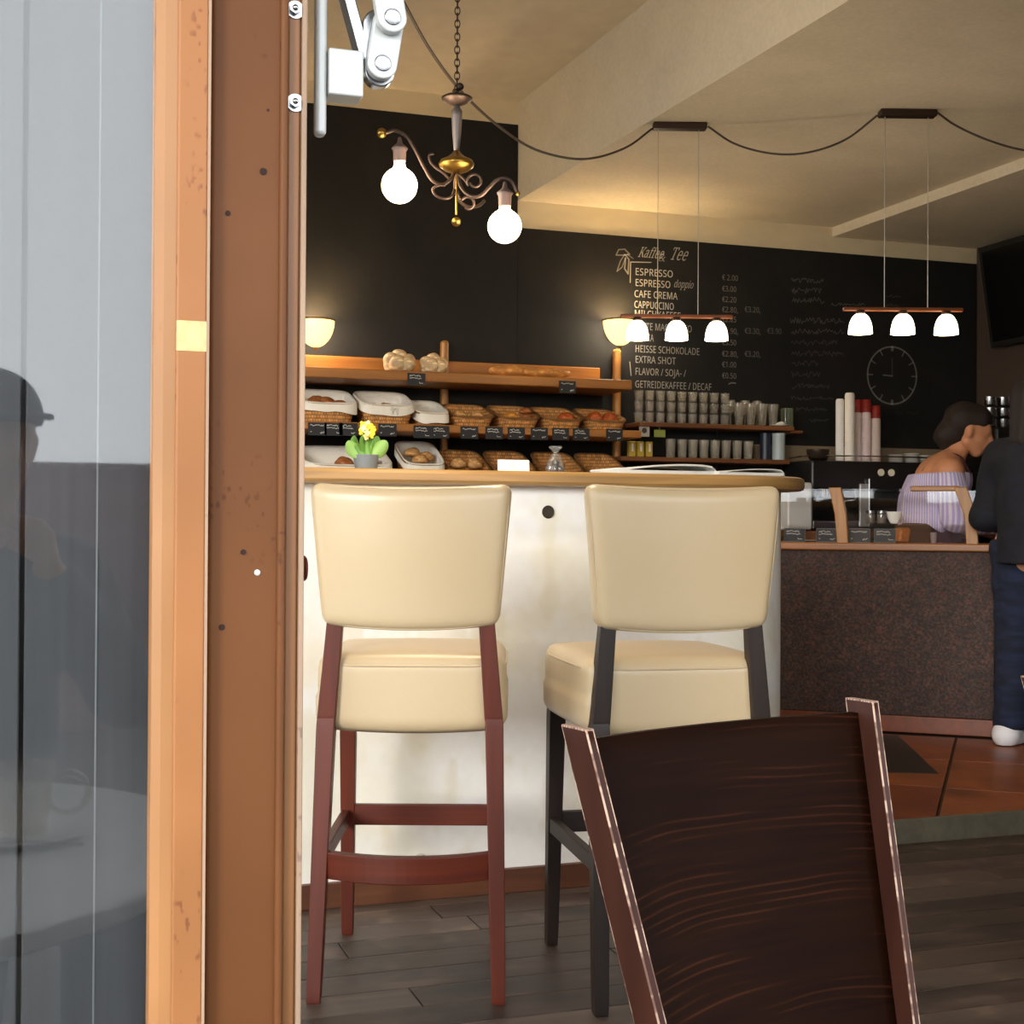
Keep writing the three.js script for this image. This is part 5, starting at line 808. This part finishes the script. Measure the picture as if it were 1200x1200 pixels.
function handBones(w, d, side, n, curl = 0.5) {                       // wrist, direction of the palm, side on which the thumb leaves, palm normal
  const P = (a, b, c) => add(w, add(mul(d, a), add(mul(side, b), mul(n, c)))), o = [];
  for (const s of [-0.022, 0, 0.022]) o.push([P(0.01, s * 0.5, 0), P(0.075, s, 0), 0.017, 0.014]);
  [[0.027, 0.070], [0.009, 0.080], [-0.009, 0.075], [-0.026, 0.058]].forEach(([s, L]) => { const a = P(0.080, s, 0), m = P(0.080 + L * 0.5, s, L * 0.18 * curl), e = P(0.080 + L * (0.95 - 0.35 * curl), s, L * 0.75 * curl); o.push([a, m, 0.0095, 0.0088], [m, e, 0.0088, 0.0075]); });
  o.push([P(0.022, 0.022, 0.004), P(0.052, 0.048, 0.012), 0.013, 0.0105], [P(0.052, 0.048, 0.012), P(0.084, 0.050, 0.022), 0.0105, 0.008]);
  return o;
}
const bodyGeo = (bones, head, hands) => merge([blob(bones, 0.05, 0.014), blob(head, 0.03, 0.0045), ...hands.map((h) => blob(h, 0.010, 0.0038))]);
const eyesOn = (R, parent, s = 1) => { for (const k of [-1, 1]) { const p = R([k * 0.031, 0.004, 0.082]); mesh('eye', sph(0.012 * s, ...p, 12), std({ color: '#e8e0d8', roughness: 0.3 }), parent); const q = R([k * 0.031, 0.003, 0.0915]); mesh('iris', sph(0.0058 * s, ...q, 10), std({ color: '#24160f', roughness: 0.3 }), parent); } };

{ // the barista behind the cake counter, leaning over her work, seen from the side
  const o0 = atDepth(1084, 620, 6.81), hc = [0, 1.405, 0.205], { bones: head, R } = headParts(hc, 0.22, 0.98);
  const hand = [[[-1, 0, 0], -1], [[1, 0, 0], 1]].map(([sd, k]) => handBones([k * 0.10, 0.885, 0.385], [-k * 0.25, -0.22, 0.943], mul(sd, -1), [0, -0.97, -0.22], 0.7));
  const body = [[[0, 0.86, 0.0], [0, 1.00, 0.02], 0.125, 0.115], [[0, 1.00, 0.02], [0, 1.16, 0.07], 0.115, 0.125], [[-0.07, 1.19, 0.085], [0.07, 1.19, 0.085], 0.085, 0.085], [[0, 1.22, 0.10], [0, 1.33, 0.165], 0.056, 0.050],
    ...[-1, 1].flatMap((k) => [[[k * 0.06, 1.235, 0.10], [k * 0.145, 1.205, 0.095], 0.055, 0.055], [[k * 0.150, 1.20, 0.095], [k * 0.205, 0.97, 0.13], 0.048, 0.040], [[k * 0.205, 0.97, 0.13], [k * 0.10, 0.89, 0.375], 0.039, 0.027], [[k * 0.075, 0.86, 0], [k * 0.085, 0.46, 0.02], 0.085, 0.058], [[k * 0.085, 0.46, 0.02], [k * 0.085, 0.08, -0.02], 0.055, 0.038], [[k * 0.085, 0.045, -0.03], [k * 0.09, 0.035, 0.13], 0.040, 0.030]])];
  const p = tag(mesh('person', bodyGeo(body, head, hand), skin('#c98a64')), 'person in a pale striped off-shoulder blouse bending over the cake counter', 'person');
  p.position.set(o0.x, STEP, o0.z); p.rotation.y = Math.atan2(0.9455, 0.3256) - 0.16;
  eyesOn(R, p, 0.98);
  const hairC = [R([0, 0.055, -0.03]), R([0, 0.03, -0.05]), R([0, -0.02, -0.075]), R([0, -0.03, -0.105])];
  mesh('hair', nets([-0.14, 1.22, -0.02], [0.14, 1.56, 0.34], 0.006, (x, y, z) => { const f = field([[hairC[0], R([0, 0.06, 0.02]), 0.088, 0.080], [hairC[1], hairC[2], 0.088, 0.066], [R([0, -0.05, -0.085]), R([0, -0.09, -0.095]), 0.05, 0.03], [hairC[3], R([0, -0.05, -0.118]), 0.046, 0.042]], 0.03)(x, y, z); const fc = R([0, -0.03, 0.085]), cut = 0.082 - Math.hypot((x - fc[0]) * 0.8, y - fc[1], z - fc[2]); return Math.max(f, cut) + 0.003 * Math.sin(110 * x) * Math.sin(40 * y); }), std({ color: '#241610', roughness: 0.75 }), p);
  const stripe = std({ color: '#dcd4de', map: scaled(T.stripe, 5), roughness: 0.8 });
  const blouse = mesh('blouse', nets([-0.32, 0.86, -0.26], [0.32, 1.30, 0.34], 0.009, (x, y, z) => {
    const t = field([[[0, 0.95, 0.01], [0, 1.06, 0.03], 0.148, 0.140], [[0, 1.06, 0.03], [0, 1.165, 0.07], 0.140, 0.150], [[-0.08, 1.16, 0.075], [0.08, 1.16, 0.075], 0.112, 0.112]], 0.05)(x, y, z);
    let s = 9; for (const k of [-1, 1]) s = smin(s, Math.min(capsule(x, y, z, [k * 0.165, 1.155, 0.09], [k * 0.208, 0.985, 0.125], 0.072, 0.082), capsule(x, y, z, [k * 0.205, 0.98, 0.13], [k * 0.14, 0.93, 0.28], 0.066, 0.058)), 0.03);
    const d = smin(t, s, 0.02) + 0.006 * Math.sin(70 * x + 30 * z) * (y < 1.1 ? 1 : 0.4);
    return Math.max(d, y - 1.195 - 0.03 * z, 0.90 - y);
  }), stripe, p);
  { const q = blouse.geometry.attributes; for (let i = 0; i < q.uv.count; i++) { const x = q.position.getX(i), y = q.position.getY(i), z = q.position.getZ(i); q.uv.setXY(i, Math.atan2(x, z - 0.05) * 0.16, y); } }
  mesh('strap', tube([[0.085, 1.19, 0.20], [0.088, 1.275, 0.15], [0.083, 1.285, 0.08], [0.075, 1.22, -0.01], [0.06, 1.18, -0.03]], 0.007, 30, 6), std({ color: '#3a1216', roughness: 0.7 }), p);
  mesh('strap', tube([[-0.085, 1.19, 0.20], [-0.088, 1.275, 0.15], [-0.083, 1.285, 0.08], [-0.075, 1.22, -0.01], [-0.06, 1.18, -0.03]], 0.007, 30, 6), std({ color: '#3a1216', roughness: 0.7 }), p);
  mesh('skirt', nets([-0.26, 0.30, -0.26], [0.26, 0.98, 0.26], 0.012, (x, y, z) => Math.max(field([[[0, 0.93, 0.0], [0, 0.80, 0.0], 0.145, 0.165], [[0, 0.80, 0], [0, 0.40, 0.01], 0.165, 0.20]], 0.04)(x, y, z) + 0.006 * Math.sin(14 * Math.atan2(z, x)) * (0.95 - y), y - 0.955, 0.36 - y)), std({ color: '#3c1519', roughness: 0.85 }), p);
  mesh('earring', new THREE.TorusGeometry(0.010, 0.0018, 6, 16).rotateY(Math.PI / 2).translate(...R([0.084, -0.045, 0.0])), M.brass, p);
}
{ // the customer in front of the counter, seen from behind
  const foot = onY(1210, 876, STEP), s = 0.93, p0 = [foot.x, STEP, foot.z];
  const hc = [0, 1.56, 0.03], { bones: head, R } = headParts(hc, 0.12, 1);
  const hand = [-1, 1].map((k) => handBones([k * 0.20, 0.985, 0.30], [-k * 0.35, 0.1, 0.93], [-k, 0, 0], [0, -1, 0], 0.8));
  const body = [[[0, 0.93, 0], [0, 1.10, 0.0], 0.135, 0.125], [[0, 1.10, 0], [0, 1.28, 0.0], 0.125, 0.14], [[-0.10, 1.32, 0], [0.10, 1.32, 0], 0.085, 0.085], [[0, 1.36, 0], [0, 1.47, 0.015], 0.06, 0.055], ...[-1, 1].flatMap((k) => [[[k * 0.175, 1.34, 0], [k * 0.235, 1.06, -0.01], 0.055, 0.045], [[k * 0.235, 1.06, -0.01], [k * 0.20, 0.99, 0.28], 0.043, 0.028], [[k * 0.085, 0.92, 0], [k * 0.10, 0.50, 0.01], 0.10, 0.066], [[k * 0.10, 0.50, 0.01], [k * 0.105, 0.09, -0.02 + (k < 0 ? -0.08 : 0)], 0.062, 0.042], [[k * 0.105, 0.05, -0.04 + (k < 0 ? -0.08 : 0)], [k * 0.125, 0.035, 0.14 + (k < 0 ? -0.08 : 0)], 0.042, 0.034]])];
  const p = tag(mesh('person', bodyGeo(body, head, hand), skin('#b98a6c')), 'person in a navy jacket, jeans and white shoes standing at the counter', 'person');
  p.position.set(...p0); p.scale.setScalar(s); p.rotation.y = Math.atan2(0.86, -0.30); eyesOn(R, p);
  mesh('hair', nets([-0.15, 1.28, -0.2], [0.15, 1.72, 0.18], 0.008, (x, y, z) => { const f = field([[R([0, 0.05, -0.03]), R([0, 0.055, 0.02]), 0.094, 0.086], [R([0, 0.02, -0.05]), R([0, -0.16, -0.075]), 0.096, 0.07]], 0.03)(x, y, z), fc = R([0, -0.03, 0.09]); return Math.max(f, 0.085 - Math.hypot((x - fc[0]) * 0.8, y - fc[1], z - fc[2])) + 0.003 * Math.sin(100 * x); }), std({ color: '#1d1411', roughness: 0.75 }), p);
  mesh('jacket', nets([-0.36, 0.80, -0.24], [0.36, 1.46, 0.36], 0.011, (x, y, z) => { const t = field([[[0, 0.86, 0], [0, 1.08, 0], 0.165, 0.15], [[0, 1.08, 0], [0, 1.28, 0], 0.15, 0.16], [[-0.11, 1.32, 0], [0.11, 1.32, 0], 0.105, 0.105], [[0, 1.36, 0], [0, 1.43, 0.01], 0.085, 0.075], ...[-1, 1].flatMap((k) => [[[k * 0.175, 1.34, 0], [k * 0.238, 1.06, -0.01], 0.075, 0.066], [[k * 0.238, 1.06, -0.01], [k * 0.202, 0.995, 0.25], 0.066, 0.05]])], 0.05)(x, y, z) + 0.004 * Math.sin(30 * y + 20 * x); return Math.max(t, 0.84 - y, y - 1.43, z - 0.27); }), std({ color: '#171a2a', map: T.denim, roughness: 0.85 }), p);
  mesh('jeans', nets([-0.26, 0.06, -0.22], [0.26, 0.98, 0.22], 0.011, (x, y, z) => Math.max(field([[[-0.05, 0.93, 0], [0.05, 0.93, 0], 0.135, 0.135], ...[-1, 1].flatMap((k) => [[[k * 0.087, 0.90, 0], [k * 0.10, 0.50, 0.01], 0.115, 0.084], [[k * 0.10, 0.50, 0.01], [k * 0.105, 0.08, -0.02 + (k < 0 ? -0.08 : 0)], 0.084, 0.072]])], 0.03)(x, y, z) + 0.003 * Math.sin(40 * y), 0.075 - y, y - 0.95)), std({ color: '#202c4c', map: T.denim, roughness: 0.9 }), p);
  for (const k of [-1, 1]) mesh('shoe', nets([k * 0.115 - 0.09, 0, -0.14], [k * 0.115 + 0.09, 0.14, 0.24], 0.006, (x, y, z) => Math.max(field([[[k * 0.108, 0.045, -0.05], [k * 0.125, 0.038, 0.13], 0.058, 0.050], [[k * 0.106, 0.07, -0.04], [k * 0.108, 0.09, -0.02], 0.052, 0.05]], 0.03)(x, y, z), 0.002 - y, y - 0.105)), std({ color: '#e6e6ea', roughness: 0.6 }), p).position.z = k < 0 ? -0.08 : 0;
}
// ---------------------------------------------------------------- the street behind the camera: seen in the glass, and it shades the front
{
  struct('pavement', [box(16, 0.1, 8.2, 1.2, GY - 0.05, 2.4), box(7, 0.1, 9, -5.5, GY - 0.0501, -6.1)], std({ color: '#4b4947', map: T.board, roughness: 0.85 }), 'grey street pavement in front of the shop', 'pavement');
  struct('pavement_step', box(1.6, 0.155, 0.12, 1.05, GY + 0.078, -1.79), std({ color: '#6f6c68', map: T.board, roughness: 0.85 }), 'low stone riser under the doorway', 'step');
  struct('wall_street', box(20, 1.50, 0.25, 0, GY + 0.75, 5.6), std({ color: '#85696f', map: T.board, roughness: 0.9 }), 'low dull maroon wall across the street', 'wall');
  const aw = thing('awning', 'dark fabric awning over the pavement tables', 'awning');
  mesh('fabric', slab([[-2.4, -1.3], [5.2, -1.3], [5.2, 0.7], [-2.4, 0.7]], 0, 0.012).translate(0, 0, 0).applyMatrix4(new THREE.Matrix4().makeRotationX(0.10)).translate(0, 2.72, 0), std({ color: '#4d453d', roughness: 0.9 }), aw);
  mesh('front_rail', cyl(0.03, 0.03, 7.6, 0, 0, 0, 14).rotateZ(Math.PI / 2).translate(1.4, 2.64, 0.7), M.whiteMetal, aw);
  for (const x of [-2.2, 5.0]) mesh('support_arm', rod(V(x, 2.2, -1.28), V(x, 2.63, 0.68), 0.02), M.whiteMetal, aw);

  const TY = 0.57, tx = -0.30, tz = -0.55, tb = thing('cafe_table', 'round white table on the pavement before the shop window', 'table', [tx, GY, tz]);
  mesh('table_top', lathe([[0, TY - GY - 0.03], [0.53, TY - GY - 0.03], [0.55, TY - GY - 0.02], [0.55, TY - GY - 0.006], [0.545, TY - GY], [0, TY - GY]], 64), std({ color: '#c4c3c1', roughness: 0.5 }), tb);
  mesh('column', cyl(0.035, 0.035, TY - GY - 0.05, 0, (TY - GY) / 2 - 0.01, 0), M.steel, tb); mesh('foot', lathe([[0, 0], [0.24, 0], [0.24, 0.015], [0.05, 0.035], [0, 0.035]], 40), M.steel, tb);
  // where the mirrored glass and saucer show in the pane, on the real table
  const mirrored = (px, py, y) => { const d = ray(px, py), k = (y - EYE) / d.y; return V(d.x * k, y, 2 * (ZF - 0.004) - d.z * k); };
  const g0 = mirrored(28, 985, TY), gl = thing('drinking_glass', 'clear drinking glass on the round pavement table', 'glass', [g0.x, TY + 0.008, g0.z]);
  mesh('glass', lathe([[0, 0], [0.032, 0], [0.042, 0.10], [0.040, 0.10], [0.030, 0.006], [0, 0.006]], 32), M.drinkGlass, gl); mesh('handle', new THREE.TorusGeometry(0.028, 0.005, 8, 20).translate(0.058, 0.055, 0), M.drinkGlass, gl);
  const sc = thing('saucer', 'white saucer under the drinking glass', 'saucer', [g0.x, TY, g0.z]); mesh('dish', lathe([[0, 0], [0.05, 0], [0.082, 0.009], [0.081, 0.012], [0.048, 0.004], [0, 0.004]], 40), M.china, sc);
  const s1 = mirrored(58, 990, TY + 0.012), sp = thing('teaspoon', 'steel teaspoon laid across the saucer', 'spoon', [s1.x, TY + 0.014, s1.z], 0.5); mesh('handle', rbox(0.10, 0.002, 0.006, 0.0009, 0.0, 0, 0), M.steel, sp); mesh('bowl', new THREE.SphereGeometry(1, 14, 8).scale(0.019, 0.004, 0.012).translate(-0.06, 0, 0), M.steel, sp);

  // the guest who sits outdoors at that table, behind the camera: a real figure in the street that the glass mirrors
  const hc = [0, 1.165 - GY, 0], { bones: head, R } = headParts(hc, 0.04, 1.0), y = (v) => v - GY;
  const hands = [-1, 1].map((k) => handBones([k * 0.085, y(0.945), 0.075], [-k * 0.30, 0.60, 0.20], [-k * 0.9, 0, 0.3], [-k, 0, -0.2], 0.8));
  const body = [[[0, y(0.38), -0.14], [0, y(0.60), -0.14], 0.15, 0.14], [[0, y(0.60), -0.14], [0, y(0.82), -0.10], 0.14, 0.15], [[-0.12, y(0.90), -0.07], [0.12, y(0.90), -0.07], 0.085, 0.085], [[0, y(0.93), -0.06], [0, y(1.07), -0.01], 0.06, 0.055], ...[-1, 1].flatMap((k) => [[[k * 0.19, y(0.90), -0.07], [k * 0.26, y(0.68), 0.02], 0.055, 0.045], [[k * 0.26, y(0.68), 0.02], [k * 0.09, y(0.93), 0.07], 0.042, 0.028], [[k * 0.10, y(0.37), -0.12], [k * 0.13, y(0.36), 0.28], 0.10, 0.07], [[k * 0.13, y(0.36), 0.28], [k * 0.13, y(-0.08), 0.24], 0.062, 0.042], [[k * 0.13, y(-0.115), 0.22], [k * 0.14, y(-0.12), 0.38], 0.042, 0.032]])];
  const me = tag(mesh('person', bodyGeo(body, head, hands), skin('#b98565')), 'person in a dark cap and jacket seated at the round pavement table', 'person');
  me.position.set(-0.085, GY, 0.165); me.rotation.y = Math.atan2(0.3256, -0.9455); eyesOn(R, me);
  const dk = std({ color: '#3b3b42', roughness: 0.85 });
  mesh('cap', nets([-0.13, hc[1] - 0.02, -0.16], [0.13, hc[1] + 0.16, 0.24], 0.006, (X, Y, Z) => { const dome = Math.max(capsule(X, Y, Z, R([0, 0.045, -0.03]), R([0, 0.048, 0.015]), 0.095, 0.092), hc[1] + 0.032 - Y), br = Math.max(Math.hypot(X / 1.0, Z - 0.085) - 0.088, Math.abs(Y - (hc[1] + 0.048 - 0.10 * Math.max(0, Z - 0.08))) - 0.006, 0.05 - Z); return Math.min(dome, br); }), dk, me);
  mesh('jacket', nets([-0.38, y(0.30), -0.36], [0.38, y(1.06), 0.14], 0.012, (X, Y, Z) => Math.max(field([[[0, y(0.38), -0.14], [0, y(0.60), -0.14], 0.175, 0.165], [[0, y(0.60), -0.14], [0, y(0.82), -0.10], 0.165, 0.172], [[-0.12, y(0.90), -0.07], [0.12, y(0.90), -0.07], 0.105, 0.105], [[0, y(0.93), -0.06], [0, y(1.0), -0.03], 0.085, 0.075], ...[-1, 1].flatMap((k) => [[[k * 0.19, y(0.90), -0.07], [k * 0.26, y(0.68), 0.02], 0.075, 0.062], [[k * 0.26, y(0.68), 0.02], [k * 0.115, y(0.89), 0.06], 0.060, 0.046]])], 0.05)(X, Y, Z), y(0.36) - Y, Y - y(0.99))), dk, me);
  mesh('trousers', nets([-0.28, 0.04, -0.30], [0.28, y(0.50), 0.42], 0.013, (X, Y, Z) => Math.max(field([[[-0.05, y(0.40), -0.13], [0.05, y(0.40), -0.13], 0.155, 0.155], ...[-1, 1].flatMap((k) => [[[k * 0.10, y(0.37), -0.12], [k * 0.13, y(0.36), 0.28], 0.115, 0.088], [[k * 0.13, y(0.36), 0.28], [k * 0.13, y(-0.08), 0.24], 0.084, 0.066]])], 0.04)(X, Y, Z), 0.06 - Y, Y - y(0.47))), std({ color: '#2c3346', roughness: 0.9 }), me);
  for (const k of [-1, 1]) mesh('shoe', nets([k * 0.135 - 0.09, 0, 0.1], [k * 0.135 + 0.09, 0.12, 0.50], 0.008, (X, Y, Z) => Math.max(capsule(X, Y, Z, [k * 0.13, 0.05, 0.22], [k * 0.14, 0.042, 0.40], 0.055, 0.046), 0.002 - Y)), M.black, me);
}
renderer.render(scene, camera);
